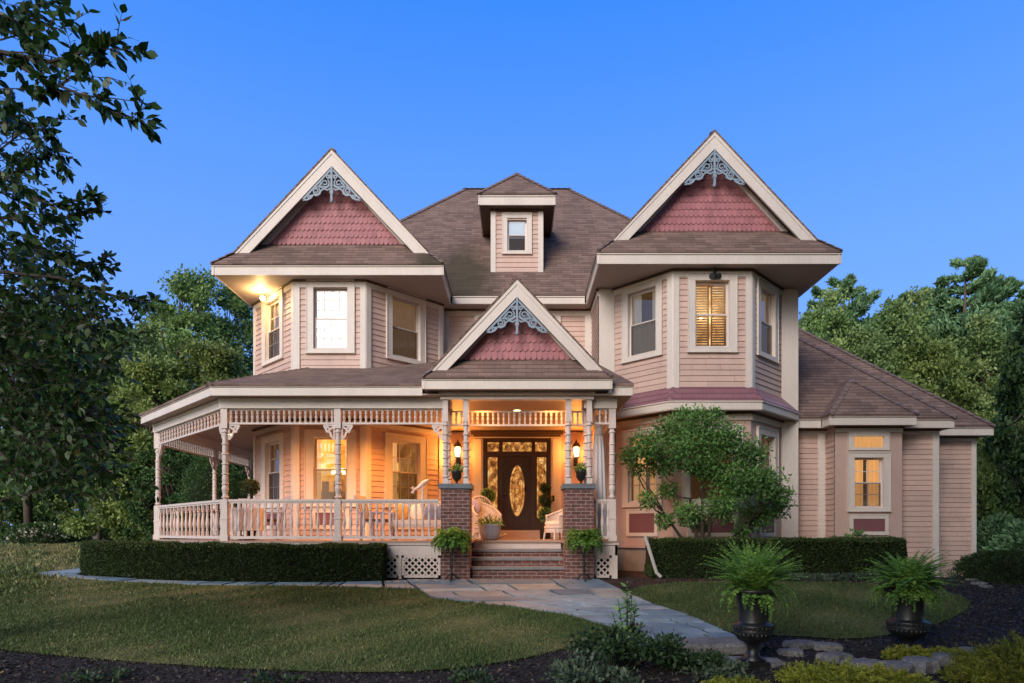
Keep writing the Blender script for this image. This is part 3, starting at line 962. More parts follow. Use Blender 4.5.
def gable_roof(xl, xr, ye, zs, zt, yb, yg, yk, bw=.40, fret=1.0, walls=True, soff_back=None, side_l=None, side_r=None):
    xc = (xl + xr) / 2; hw = (xr - xl) / 2; zr = zt + m_ * hw
    d, g = yb - ye, yg - ye
    mb = MB()
    mb.slab([(xl, ye, zt), (xr, ye, zt), (xr - g, yg, zt + m_ * g), (xl + g, yg, zt + m_ * g)])
    # main slopes run from the barge line back; in front of it only the hipped foot
    mb.slab([(xl, yk, zt), (xl, ye, zt), (xl + d, yb - .03, zt + m_ * d), (xc, yb - .03, zr), (xc, yk, zr)], .05, 0, 1)
    mb.slab([(xr, ye, zt), (xr, yk, zt), (xc, yk, zr), (xc, yb - .03, zr), (xr - d, yb - .03, zt + m_ * d)], .05, 0, 1)
    rf = mb.build('roof', ['roof', 'soffit'], H)
    mb = MB(); cap_strip(mb, (xc, yb + .05, zr), (xc, yk, zr), .09)
    cap_strip(mb, (xl, ye, zt), (xl + d, yb - .03, zt + m_ * d), .07); cap_strip(mb, (xr, ye, zt), (xr - d, yb - .03, zt + m_ * d), .07)
    mb.build('ridge_cap', 'roofcap', rf)
    # bargeboards
    zf = zt + m_ * d
    for s in (-1, 1):
        X = lambda o: xc + s * o
        mb = MB()
        poly = [(X(hw - d + .02), yb, zf - .03), (X(hw - d - bw / m_), yb, zf - .03), (X(0), yb, zr - .055 - bw), (X(0), yb, zr - .055)]
        mb.extrude(poly, (0, .05, 0))
        # raised moulding along the upper edge
        o2 = .10
        poly = [(X(hw - d + .02), yb - .014, zf - .03), (X(hw - d - o2 / m_), yb - .014, zf - .03), (X(0), yb - .014, zr - .055 - o2), (X(0), yb - .014, zr - .055)]
        mb.extrude(poly, (0, .0135, 0))
        mb.build('bargeboard', 'trim', H)
    if fret:
        gable_bracket(xc, yb + .035, zr - .07 - bw * .95, fret)
    # shingled gable with frame boards
    zg = zt + m_ * g
    fish_scales(xc, hw - g, yg, zg, zr)
    for s in (-1, 1):
        X = lambda o: xc + s * o
        def raked(o1, o2, th, nm, mt):
            mb = MB()
            poly = [(X(hw - g - o1 / m_), yg - th, zg - .02), (X(hw - g - o2 / m_), yg - th, zg - .02), (X(0), yg - th, zr - o2), (X(0), yg - th, zr - o1)]
            mb.extrude(poly, (0, th - .002, 0)); mb.build(nm, mt, H)
        k = bw / .40
        raked(.06, .27 * k, .05, 'gable_moulding', 'brown_trim'); raked(.27 * k, .44 * k, .055, 'gable_frame', 'trim')
    fascia((xl, ye + .03), (xr, ye + .03), zs, zt)
    fascia((xr - .03, ye + .031), (xr - .03, side_r), zs, zt)
    fascia((xl + .03, side_l), (xl + .03, ye + .031), zs, zt)
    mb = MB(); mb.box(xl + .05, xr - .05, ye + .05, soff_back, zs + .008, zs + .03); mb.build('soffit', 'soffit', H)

gable_roof(-7.47, -1.79, 15.60, SOF, TOP, 15.98, 16.31, 20.6, .40, 1.0, True, 18.3, 24, EY + .02)
gable_roof(1.87, 7.60, 14.95, SOF, TOP + .02, 15.34, 15.68, 20.6, .40, 1.0, True, 18.3, EY + .02, 24)

# dormer
DZ0, DZS, DZT = 8.4, 9.37 + E, 9.69 + E
dfr = Frame((-.763, 18.61), (.763, 18.61))
mb = MB(); clap(mb, (-.763, 18.61), (.763, 18.61), 7.58 + E, DZS, [hole(.763, .46, 8.23 + E, 9.08 + E)]); mb.build('dormer_wall', 'siding', H)
for s in (-1, 1):
    mb = MB(); flat(mb, *(((-.763, 20.6), (-.763, 18.61)) if s < 0 else ((.763, 18.61), (.763, 20.6))), 7.5 + E, DZS); mb.build('dormer_wall', 'siding', H)
board('corner_board', dfr, 0, .145, 7.56 + E, DZS); board('corner_board', dfr, 1.526 - .145, 1.526, 7.56 + E, DZS)
mb = MB(); mb.lbox(dfr, -.02, 1.546, DZS - .05, DZS, -.01, .05); mb.build('moulding', 'brown_trim', H)
window(dfr, .763, .46, 8.23 + E, 9.08 + E, 'blind', cw=.13, top=.16, bot=.1)
DX, DY = 1.126, 18.25
mb = MB(); pk = DZT + 1.06 * DX
mb.slab([(-DX, DY, DZT), (DX, DY, DZT), (0, DY + DX, pk)])
mb.slab([(-DX, 21.8, DZT), (-DX, DY, DZT), (0, DY + DX, pk), (0, 21.8, pk)])
mb.slab([(DX, DY, DZT), (DX, 21.8, DZT), (0, 21.8, pk), (0, DY + DX, pk)])
dr = mb.build('dormer_roof', ['roof'], H)
mb = MB()
for s in (-1, 1): cap_strip(mb, (s * DX, DY, DZT), (0, DY + DX, pk), .1)
cap_strip(mb, (0, DY + DX, pk), (0, 21.8, pk), .1)
mb.build('ridge_cap', 'roofcap', dr)
fascia((-DX + .02, DY + .03), (DX - .02, DY + .03), DZS, DZT)
fascia((DX - .02, DY + .031), (DX - .02, 20.4), DZS, DZT); fascia((-DX + .02, 20.4), (-DX + .02, DY + .031), DZS, DZT)
mb = MB(); mb.box(-DX + .06, DX - .06, DY + .06, 20.5, DZS + .006, DZS + .02); mb.build('soffit', 'brown_trim', H)

# mauve tin skirt roof over the right bay's ground floor
d_ = .35; zb, zt_, zw = 3.86, 4.10, 4.50
O = [(2.06, 16.54), (3.742 - .145, 15.0), (5.612 + .145, 15.0), (7.30, 16.54)]
mb = MB()
for i in range(3):
    a, b = O[i], O[i + 1]; c, e = RB[i + 1], RB[i]
    mb.slab([(a[0], a[1], zt_), (b[0], b[1], zt_), (c[0], c[1], zw), (e[0], e[1], zw)], .03)
sk = mb.build('skirt_roof', ['tin'], H)
mb = MB()
for i in (1, 2): cap_strip(mb, (*O[i], zt_), (*RB[i], zw), .07)
mb.build('ridge_cap', 'tin', sk)
for i in range(3):
    fascia(O[i], O[i + 1], zb, zt_ + .02, th=.05)
mb = MB()
for i in range(3):
    mb.face([(*O[i], zb + .02), (*RB[i], zb + .02), (*RB[i + 1], zb + .02), (*O[i + 1], zb + .02)])
mb.build('soffit', 'soffit', H)

# ---- right wing --------------------------------------------------------------
WS, WT = 2.73 + E, 3.0 + E
wm = 1.03
for (p0, p1, z0) in (((7.26, 17.0), (8.22, 17.0), -.2), ((9.96, 17.0), (11.18, 17.0), -.5), ((11.18, 17.0), (11.18, 18.3), -.6), ((11.18, 18.3), (13.1, 18.3), -.62)):
    mb = MB(); f = clap(mb, p0, p1, z0, WS); mb.build('siding_wall', 'siding', H)
    frieze(p0, p1, WS, .1, .03)
mb = MB(); clap(mb, (13.1, 18.3), (13.1, 27), -.7, WS); mb.build('siding_wall', 'siding', H)
fA = Frame((7.26, 17), (8.22, 17)); board('corner_board', fA, .72, .90, -.2, WS)
fB = Frame((9.96, 17), (11.18, 17)); fBr = Frame((11.18, 17), (11.18, 18.3)); corner('corner_board', None, -.6, WS, fB, fBr, .16)
fC = Frame((11.18, 18.3), (13.1, 18.3)); fCr = Frame((13.1, 18.3), (13.1, 27)); corner('corner_board', None, -.65, WS, fC, fCr, .13)
mb = MB(); clap(mb, (8.22, 17.0), (8.22, 16.55), -.2, WS); mb.build('siding_wall', 'siding', H)
wfr = Frame((8.22, 16.55), (9.96, 16.55))
wu = wfr.len * .498
mb = MB()
flat(mb, (8.22, 16.55), (9.96, 16.55), -.2, WS, [hole(wu, .68, .68 + E, 1.9 + E), hole(wu, .80, 2.19 + E, 2.5 + E)])
flat(mb, (9.96, 16.55), (9.96, 17.0), -.2, WS)
mb.build('boarded_wall', 'smooth', H)
window(wfr, wu, .66, .69 + E, 1.89 + E, 'warm', cw=.15, top=.17, bot=.1, grid=(2, 2))
# transom over it
mb = MB(); u0, u1 = wu - .39, wu + .39; z0, z1 = 2.2 + E, 2.49 + E
mb.lbox(wfr, u0 - .14, u0, z0 - .07, z1 + .12, -.03, .043); mb.lbox(wfr, u1, u1 + .14, z0 - .07, z1 + .12, -.03, .043)
mb.lbox(wfr, u0, u1, z1, z1 + .12, -.03, .052); mb.lbox(wfr, u0, u1, z0 - .07, z0, -.03, .052)
tr = mb.build('transom_window', 'trim', H)
mb = MB(); mb.face([wfr.p(u0, z0, -.03), wfr.p(u1, z0, -.03), wfr.p(u1, z1, -.03), wfr.p(u0, z1, -.03)]); mb.build('pane', 'glass', tr)
mb = MB(); fold_sheet(mb, wfr, u0 - .05, u1 + .05, z0 - .05, z1 + .05, -.12, 8, .02); mb.build('curtain', 'warm_curtain', tr)
panel(wfr, wu, .82, .03 + E, .36 + E, .09)
frieze((8.22, 16.55), (9.96, 16.55), WS, .1, .03)
mb = MB()
mb.slab([(6.2, 17.88, WT), (13.38, 17.88, WT), (8.38, 22.88, WT + wm * 5), (6.2, 22.88, WT + wm * 5)])
mb.slab([(13.38, 17.88, WT), (13.38, 27.88, WT), (8.38, 22.88, WT + wm * 5)])
mb.slab([(13.38, 27.88, WT), (6.2, 27.88, WT), (6.2, 22.88, WT + wm * 5), (8.38, 22.88, WT + wm * 5)])
mb.slab([(6.7, 16.6, WT), (11.41, 16.6, WT), (6.7, 21.31, WT + wm * 4.71)])
mb.slab([(11.41, 16.6, WT), (11.41, 17.95, WT), (6.7, 22.66, WT + wm * 4.71), (6.7, 21.31, WT + wm * 4.71)])
mb.slab([(7.88, 16.16, WT), (10.15, 16.16, WT), (9.015, 17.295, WT + wm * 1.135)])
mb.slab([(7.88, 16.62, WT), (7.88, 16.16, WT), (9.015, 17.295, WT + wm * 1.135), (9.015, 17.74, WT + wm * 1.135)])
mb.slab([(10.15, 16.16, WT), (10.15, 16.62, WT), (9.015, 17.74, WT + wm * 1.135), (9.015, 17.295, WT + wm * 1.135)])
wr = mb.build('roof', ['roof'], H)
mb = MB()
cap_strip(mb, (13.38, 17.88, WT), (8.38, 22.88, WT + wm * 5)); cap_strip(mb, (11.41, 16.6, WT), (6.7, 21.31, WT + wm * 4.71))
cap_strip(mb, (7.88, 16.16, WT), (9.015, 17.295, WT + wm * 1.135), .1); cap_strip(mb, (10.15, 16.16, WT), (9.015, 17.295, WT + wm * 1.135), .1)
mb.build('ridge_cap', 'roofcap', wr)
fascia((7.0, 16.63), (7.91, 16.63), WS, WT); fascia((10.12, 16.63), (11.38, 16.63), WS, WT)
fascia((7.91, 16.62), (7.91, 16.19), WS, WT); fascia((7.911, 16.19), (10.119, 16.19), WS, WT); fascia((10.12, 16.19), (10.12, 16.62), WS, WT)
fascia((11.38, 16.631), (11.38, 17.9), WS, WT); fascia((11.381, 17.91), (13.35, 17.91), WS, WT); fascia((13.35, 17.911), (13.35, 27.8), WS, WT)
mb = MB()
mb.box(7.2, 11.36, 16.66, 17.1, WS + .01, WS + .03); mb.box(7.93, 10.1, 16.22, 16.655, WS + .01, WS + .03); mb.box(11.2, 13.33, 17.94, 18.4, WS + .011, WS + .03)
mb.build('soffit', 'soffit', H)

# ---- porch --------------------------------------------------------------------
PB = (-6.2, 13.6); PA = (-9.45, 16.85); PC = (-9.45, 20.0); PD = (-9.45, 22.6); PM = (-3.80, 13.6); PR = (2.02, 13.6)
mb = MB()
mb.slab([(-6.24, 13.48), (-.97, 13.48), (-.97, 14.45), (.97, 14.45), (.97, 13.48), (2.12, 13.48), (2.12, 18.3), (-7, 24), (-9.55, 24), (-9.55, 16.8)] and
        [(x, y, FLOOR) for x, y in [(-6.24, 13.48), (-.97, 13.48), (-.97, 14.45), (.97, 14.45), (.97, 13.48), (2.12, 13.48), (2.12, 18.3), (-7, 24), (-9.55, 24), (-9.55, 16.8)]], .045)
mb.build('porch_floor', 'deck', H)
# skirt boards, lattice and corner plinths
def skirt(p0, p1):
    fr = Frame(p0, p1)
    mb = MB(); mb.lbox(fr, 0, fr.len, .50, FLOOR - .046, -.05, 0); mb.lbox(fr, -.02, fr.len + .02, FLOOR - .085, FLOOR - .047, -.04, .03)
    mb.build('skirt_board', 'white', H)
def lattice(p0, p1, z0=.03, z1=.50):
    fr = Frame(p0, p1); mb = MB(); w = fr.len; h = z1 - z0
    for (a, b, c, d) in ((0, w, z0, z0 + .05), (0, w, z1 - .05, z1), (0, .05, z0, z1), (w - .05, w, z0, z1)):
        mb.lbox(fr, a, b, c, d, -.012, .012)
    st = .135
    for sgn, dd in ((1, -.008), (-1, .002)):
        k = -int(h / st) - 1
        while k * st < w + h:
            u0 = k * st
            a = [(u0, z0), (u0 + h, z1)] if sgn > 0 else [(u0 + h, z0), (u0, z1)]
            (ua, za), (ub, zb_) = a
            pts = []
            for t in (0, 1):
                pass
            # clip to 0..w
            t0, t1 = 0, 1
            du = ub - ua
            for lim in (0, w):
                t = (lim - ua) / du
                if (lim == 0 and du > 0) or (lim == w and du < 0): t0 = max(t0, t)
                else: t1 = min(t1, t)
            if t1 - t0 > .05:
                mb.ribbon(fr, [(ua + du * t0, za + (zb_ - za) * t0), (ua + du * t1, za + (zb_ - za) * t1)], .034, dd, dd + .008)
            k += 1
    return mb.build('lattice_panel', 'white', H)
skirt((-9.5, 22.6), (-9.5, 16.82)); skirt((-9.5, 16.82), (-6.22, 13.52)); skirt((-6.22, 13.52), (-1.6, 13.52)); skirt((1.6, 13.52), (2.12, 13.52)); skirt((2.12, 13.52), (2.12, 16.5))
lattice((-6.22, 13.54), (-4.1, 13.54)); lattice((-4.1, 13.54), (-2.5, 13.54)); lattice((-2.44, 13.54), (-1.62, 13.54)); lattice((1.62, 13.54), (2.0, 13.54))
lattice((-9.48, 16.82), (-6.22, 13.56), -.05)
mb = MB(); mb.box(-2.5, -2.44, 13.5, 13.58, .0, .5); mb.build('skirt_post', 'white', H)
mb = MB(); mb.box(2.0, 2.12, 13.5, 13.62, -.05, .5); mb.build('skirt_post', 'white', H)
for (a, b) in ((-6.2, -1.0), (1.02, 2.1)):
    mb = MB(); mb.box(a, b, 13.75, 13.8, -.1, .7); mb.build('lattice_backing', 'core', H)  # near-black sheet set behind the lattice

def turned_post(x, y, z0, z1, base_h, r=.062, sq=.07, head=.55):
    """square foot, ringed turned shaft, square head, as one turned porch column"""
    mb = MB()
    mb.box(x - sq, x + sq, y - sq, y + sq, z0, z0 + base_h)
    if base_h > .3:
        mb.box(x - sq - .018, x + sq + .018, y - sq - .018, y + sq + .018, z0, z0 + .12)
        mb.box(x - sq - .012, x + sq + .012, y - sq - .012, y + sq + .012, z0 + base_h * .52, z0 + base_h * .52 + .03)
    zt = z1 - head
    mb.box(x - sq, x + sq, y - sq, y + sq, zt, z1)
    za = z0 + base_h; h = zt - za
    prof = [(.045, za)]
    def ring(t, rr=.078, hh=.022):
        z = za + h * t
        prof.extend([(r * .92, z - hh), (rr, z - hh * .5), (rr, z + hh * .5), (r * .92, z + hh)])
    ring(.03); prof.append((.05, za + h * .075)); prof.append((r * 1.18, za + h * .15)); ring(.22, .074); 
    for t in (.36, .50, .64, .78): prof.append((r * (1.08 - .25 * (t - .3)), za + h * (t - .07))); ring(t, .076, .018)
    prof.append((r * .85, za + h * .88)); ring(.95, .076)
    prof.append((.045, zt))
    mb.lathe(x, y, prof, 12)
    return mb.build('porch_post', 'white', H)

BEAM0, BEAM1 = 2.63 + E, 2.84 + E
for (x, y) in (PB, PM, PA, PC, PD, PR): turned_post(x, y, FLOOR, BEAM0, .88, head=.42)
turned_post(2.02, 16.1, FLOOR, BEAM0, .88, head=.42)
def beam(p0, p1):
    fr = Frame(p0, p1); mb = MB(); mb.lbox(fr, -.09, fr.len + .09, BEAM0, BEAM1 + .02, -.09, .09); mb.lbox(fr, -.1, fr.len + .1, BEAM1 - .06, BEAM1 + .021, .091, .11)
    mb.build('porch_beam', 'trim', H)
beam(PD, PA); beam((PA[0] + .09, PA[1] - .09), (PB[0] - .09, PB[1] + .09)); beam(PB, (-1.5, 13.6)); beam((1.5, 13.6), PR); beam((2.02, 13.7), (2.02, 16.2))

def spindle_frieze(p0, p1, inset=.07, z0=2.30 + E, z1=2.63 + E, pitch=.115):
    fr = Frame(p0, p1); mb = MB(); a, b = inset, fr.len - inset
    mb.lbox(fr, a, b, z1 - .035, z1, -.022, .022); mb.lbox(fr, a, b, z0, z0 + .04, -.024, .024)
    n = max(2, round((b - a) / pitch))
    for k in range(n):
        u = a + (b - a) * (k + .5) / n
        q = fr.p(u, 0, 0); h = z1 - z0 - .075; zz = z0 + .04
        mb.lathe(q[0], q[1], [(.026, zz), (.026, zz + h * .14), (.017, zz + h * .18), (.031, zz + h * .4), (.016, zz + h * .62), (.027, zz + h * .68), (.027, zz + h)], 6)
    return mb.build('porch_frieze', 'white', H)
spindle_frieze(PD, PC); spindle_frieze(PC, PA); spindle_frieze(PA, PB, pitch=.2); spindle_frieze(PB, PM); spindle_frieze(PM, (-1.45, 13.6)); spindle_frieze((-1.55, 13.83), (1.55, 13.83)); spindle_frieze((1.5, 13.6), PR)
spindle_frieze((2.02, 13.6), (2.02, 16.1))

def post_bracket(x, y, t, ztop=2.30 + E):
    """pierced corner bracket under the frieze; t = unit direction away from the post"""
    fr = Frame((x, y), (x + t[0], y + t[1])); mb = MB()
    mb.ribbon(fr, [(.07, ztop - .02), (.31, ztop - .02)], .03, -.018, .018)
    mb.ribbon(fr, [(.085, ztop - .03), (.085, ztop - .33)], .03, -.017, .017)
    mb.ribbon(fr, [(.085, ztop - .32), (.15, ztop - .24), (.17, ztop - .17), (.23, ztop - .15), (.30, ztop - .035)], .042, -.016, .016)
    mb.ribbon(fr, spiral(.235, ztop - .10, .055, .02, 1.0, 1.2, 14), .03, -.015, .015)
    mb.ribbon(fr, [(.1, ztop - .05), (.25, ztop - .17)], .04, -.014, .014)
    mb.build('post_bracket', 'white', H)
dg = (1 / math.sqrt(2), -1 / math.sqrt(2))
for (x, y), ts in ((PB, [(1, 0), (-dg[0], -dg[1])]), (PM, [(1, 0), (-1, 0)]), (PA, [dg, (0, 1)]), (PC, [(0, 1), (0, -1)]), (PD, [(0, -1)]), (PR, [(0, 1)])):
    for t in ts: post_bracket(x, y, t)
post_bracket(-1.5, 13.6, (-1, 0))

BAL = None
def railing(p0, p1, inset=.08, pitch=.142):
    """top and bottom rail as one part; each turned baluster a child of it"""
    global BAL
    fr = Frame(p0, p1); mb = MB(); a, b = inset, fr.len - inset
    zt = FLOOR + .88
    mb.lbox(fr, a, b, zt - .05, zt, -.045, .045); mb.lbox(fr, a, b, zt - .085, zt - .051, -.025, .025)
    mb.lbox(fr, a, b, FLOOR + .04, FLOOR + .10, -.03, .03)
    rail = mb.build('porch_railing', 'white', H)
    n = max(2, round((b - a) / pitch))
    for k in range(n):
        q = fr.p(a + (b - a) * (k + .5) / n, FLOOR + .10)
        if BAL is None:
            h = .88 - .10 - .085
            m2 = MB(); s = .024
            m2.box(q[0] - s, q[0] + s, q[1] - s, q[1] + s, q[2], q[2] + h * .16); m2.box(q[0] - s, q[0] + s, q[1] - s, q[1] + s, q[2] + h * .84, q[2] + h)
            m2.lathe(q[0], q[1], [(.018, q[2] + h * .16), (.028, q[2] + h * .19), (.018, q[2] + h * .22), (.036, q[2] + h * .36), (.034, q[2] + h * .44), (.018, q[2] + h * .68), (.016, q[2] + h * .76), (.028, q[2] + h * .79), (.018, q[2] + h * .84)], 8)
            BAL = m2.build('baluster', 'white', rail, loc=q)
        else:
            c = BAL.copy(); COL.objects.link(c); place(c, q, rail)
            c.rotation_euler = (0, 0, math.atan2(fr.t.y, fr.t.x))
railing(PC, PA, pitch=.25); railing(PA, PB, pitch=.27); railing(PB, PM); railing(PM, (-1.6, 13.6), .06); railing(PD, PC, pitch=.3)
railing((1.6, 13.6), PR, .03, .12)

# porch roof and ceiling
EA = 13.2; RZ0 = 3.08 + E; sl = .37; t_ = 4.5; h_ = sl * t_
c1 = (-6.37, 13.2); c2 = (-9.85, 16.68)
P1 = (c1[0] + .414 * t_, c1[1] + t_); P2 = (c2[0] + t_, c2[1] + .414 * t_)
mb = MB()
mb.slab([(*c1, RZ0), (2.42, EA, RZ0), (2.1, EA + t_, RZ0 + h_), (*P1, RZ0 + h_)])
mb.slab([(*c2, RZ0), (*c1, RZ0), (*P1, RZ0 + h_), (*P2, RZ0 + h_)])
mb.slab([(c2[0], 23.4, RZ0), (*c2, RZ0), (*P2, RZ0 + h_), (P2[0], 23.4, RZ0 + h_)])
pr = mb.build('porch_roof', ['roof'], H)
mb = MB(); cap_strip(mb, (*c1, RZ0), (*P1, RZ0 + h_), .1); cap_strip(mb, (*c2, RZ0), (*P2, RZ0 + h_), .1); mb.build('ridge_cap', 'roofcap', pr)
PS = 2.84 + E
fascia((c1[0] + .012, EA + .03), (-1.96, EA + .03), PS, RZ0); fascia((1.96, EA + .03), (2.40, EA + .03), PS, RZ0); fascia((2.40, EA + .031), (2.40, 16.0), PS, RZ0)
fascia((c2[0] + .03, c2[1] + .012), (c1[0] + .0, c1[1] + .052), PS, RZ0); fascia((c2[0] + .03, 23.4), (c2[0] + .03, c2[1] + .01), PS, RZ0)
mb = MB()
mb.slab([(x, y, PS + .04) for x, y in [(c1[0] + .03, EA + .05), (2.37, EA + .05), (2.37, 18.2), (-7.1, 23.4), (-9.8, 23.4), (-9.8, c2[1] + .02)]], .03)
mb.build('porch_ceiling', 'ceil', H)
# entrance gable standing forward of the porch roof
gable_roof(-1.944, 1.944, 13.0, 2.93 + E, 3.18 + E, 13.15, 13.42, 18.0, .35, .86, True, 13.7, 14.0, 14.0)
fr = Frame((-1.6, 13.33), (1.6, 13.33)); mb = MB(); mb.lbox(fr, 0, 3.2, 2.78 + E, 2.935 + E, -.2, 0); mb.lbox(fr, -.03, 3.23, 2.89 + E, 2.936 + E, .001, .03); mb.build('porch_beam', 'trim', H)
for s in (-1, 1):
    mb = MB(); mb.box(s * 1.5 - .09, s * 1.5 + .09, 13.54, 14.0, 2.63 + E, 2.93 + E); mb.build('porch_beam', 'trim', H)

# brick piers with paired posts
for s in (-1, 1):
    x0, x1 = (-1.585, -.985) if s < 0 else (.995, 1.6)
    mb = MB(); mb.box(x0, x1, 13.33, 13.97, -.1, 1.90); pier = mb.build('brick_pier', 'brick', H)
    mb = MB(); mb.box(x0 - .045, x1 + .045, 13.285, 14.01, 1.90, 2.0); mb.build('pier_cap', 'cap', pier)
    for (px_, py_, zt) in ((x0 + .085, 13.43, 2.78 + E), (x1 - .085, 13.43, 2.78 + E), (x0 + .1, 13.87, 2.63 + E), (x1 - .1, 13.87, 2.63 + E)):
        turned_post(px_, py_, 2.0, zt, .12, .052, .055, .46)

M['tread'] = paint('slate_tread', (.21, .205, .21), .65, .25, 4, (1, 1, 1), .3)
# brick front steps with slate treads
mb = MB()
ys = [13.55, 13.85, 14.15, 14.45]; zs_ = [.26, .445, .62, FLOOR - .046]
for k in range(3): mb.box(-.985, .995, ys[k], 14.6, -.15 if k == 0 else zs_[k - 1], zs_[k] - .06)
st = mb.build('front_steps', 'brick', H)
for k in range(3):
    mb = MB(); mb.box(-.984, .994, ys[k] - .04, ys[k + 1] + .01, zs_[k] - .06, zs_[k]); mb.build('tread', 'tread', st)
mb = MB(); mb.box(-.984, .994, 14.47, 14.52, .6, FLOOR - .046); mb.build('skirt_board', 'white', H)
mb = MB(); mb.box(-.984, .994, 14.415, 14.47, FLOOR - .044, FLOOR + .002); mb.build('porch_nosing', 'deck', H)

# ---- front entrance ------------------------------------------------------------
dY = 17.95; D = Frame((-.95, dY), (.95, dY)); c0 = .95
zs0, zd1, zt0 = 1.045, 3.13, 3.16
mb = MB(); mb.box(-.72, .62, 17.3, 17.9, FLOOR + .001, 1.045); mb.build('door_step', 'deck', H)
mb = MB()   # dark frame: jambs, mullions, transom bar, head
z_top = 3.55
for (a, b) in ((-.94, -.87), (-.50, -.40), (.50 - .09, .51), (.87, .94)): mb.lbox(D, c0 + a, c0 + b, zs0, z_top, -.1, .03)
mb.lbox(D, c0 - .94, c0 + .94, z_top, z_top + .08, -.1, .034); mb.lbox(D, c0 - .87, c0 + .87, zd1, zd1 + .10, -.1, .028); mb.lbox(D, c0 - .94, c0 + .94, zs0 - .03, zs0 + .03, -.1, .05)
mb.lbox(D, c0 - .87, c0 - .5, zs0 + .03, zs0 + .32, -.09, .01); mb.lbox(D, c0 + .51, c0 + .87, zs0 + .03, zs0 + .32, -.09, .01)
dfm = mb.build('door_frame', 'door', H)
for (a, b, c, e, nm) in ((-.82, -.55, zs0 + .36, zd1 - .03, 'sidelight'), (.56, .82, zs0 + .36, zd1 - .03, 'sidelight'), (-.83, .83, zd1 + .13, z_top - .03, 'transom')):
    mb = MB(); mb.lbox(D, c0 + a, c0 + b, c, e, -.06, -.045)
    mb.build(nm, 'lead_glass', dfm)
    mb = MB()
    for (p, q, r_, s_) in ((a - .05, a, c - .05, e + .05), (b, b + .05, c - .05, e + .05)): mb.lbox(D, c0 + p, c0 + q, r_, s_, -.07, .0)
    mb.lbox(D, c0 + a, c0 + b, c - .05, c, -.07, -.001); mb.lbox(D, c0 + a, c0 + b, e, e + .05, -.07, -.001)
    # leading
    if nm == 'sidelight':
        mb.lbox(D, c0 + a + .05, c0 + a + .056, c, e, -.044, -.036); mb.lbox(D, c0 + b - .056, c0 + b - .05, c, e, -.044, -.036)
        for k in range(5):
            zc = c + (e - c) * (k + .5) / 5
            mb.ribbon(D, spiral(c0 + (a + b) / 2, zc, .085, .03, k, 1.3, 18), .012, -.044, -.036)
    else:
        for k in range(7):
            mb.ribbon(D, spiral(c0 + a + (b - a) * (k + .5) / 7, (c + e) / 2, .09, .02, k * 1.3, 1.4, 16), .012, -.044, -.036)
    mb.build(nm + '_frame', 'door', dfm)
mb = MB()   # door leaf with raised mouldings
mb.lbox(D, c0 - .40, c0 + .41, zs0 + .03, zd1, -.08, -.03)
for (a, b, c, e) in ((-.3, .31, zs0 + .14, zs0 + .38), ):
    mb.lbox(D, c0 + a, c0 + b, c, e, -.031, -.018)
for sx in (-1, 1):
    mb.lbox(D, c0 + .005 + sx * .345 - .012, c0 + .005 + sx * .345 + .012, zs0 + .12, zd1 - .1, -.031, -.016)
leaf = mb.build('front_door', 'door', H)
ov = [(c0 + .005 + .235 * math.cos(t), 2.16 + .74 * math.sin(t)) for t in [2 * math.pi * k / 40 for k in range(40)]]
mb = MB(); mb.extrude([D.p(u, z, -.028) for u, z in ov], (0, -.01, 0)); mb.build('door_glass', 'lead_glass', leaf)
mb = MB(); mb.ribbon(D, ov + [ov[0], ov[1]], .05, -.03, .0); mb.build('glass_moulding', 'door', leaf)
mb = MB()
mb.ribbon(D, [(c0 + .005 + .15 * math.cos(t), 2.16 + .6 * math.sin(t)) for t in [2 * math.pi * k / 30 for k in range(31)]], .012, -.018, -.012)
for k in range(5): mb.ribbon(D, spiral(c0 + .005, 1.7 + k * .23, .1, .03, k * 2, 1.3, 16), .011, -.0185, -.0125)
mb.build('leading', 'bronze', leaf)
mb = MB(); q = D.p(c0 - .34, 2.05, .03); mb.ball(q, .035); mb.lbox(D, c0 - .365, c0 - .315, 1.92, 2.2, -.03, -.01); mb.build('door_handle', 'bronze', leaf)
# cream surround, entablature and inner reveal walls
mb = MB()
for s in (-1, 1):
    a, b = sorted((c0 + s * .95, c0 + s * 1.24)); mb.lbox(D, a, b, FLOOR, 3.75, -.1, .05)
    a, b = sorted((c0 + s * 1.0, c0 + s * 1.19)); mb.lbox(D, a, b, FLOOR + .2, 3.6, .051, .07)
    a, b = sorted((c0 + s * .94, c0 + s * 1.26)); mb.lbox(D, a, b, FLOOR + .001, FLOOR + .18, .051, .085)
mb.lbox(D, c0 - .94, c0 + .94, z_top + .08, 3.75, -.1, .048)
mb.build('door_surround', 'trim', H)
mb = MB(); mb.lbox(D, c0 - 1.28, c0 + 1.28, 3.72, 3.80, -.05, .16); mb.lbox(D, c0 - 1.22, c0 + 1.22, 3.66, 3.719, -.05, .10); mb.build('moulding', 'brown_trim', H)
mb = MB(); mb.lbox(D, c0 + .985, c0 + 1.045, 1.86, 2.02, .071, .085); q = D.p(c0 + 1.015, 1.94, .09); mb.ball(q, .015); mb.build('doorbell_plate', 'bronze', H)
for s in (-1, 1):
    mb = MB(); a, b = sorted((c0 + s * 1.24, c0 + s * 1.9)); mb.lbox(D, a, b, FLOOR - .2, 3.8, -.1, .0); mb.build('boarded_wall', 'siding', H)

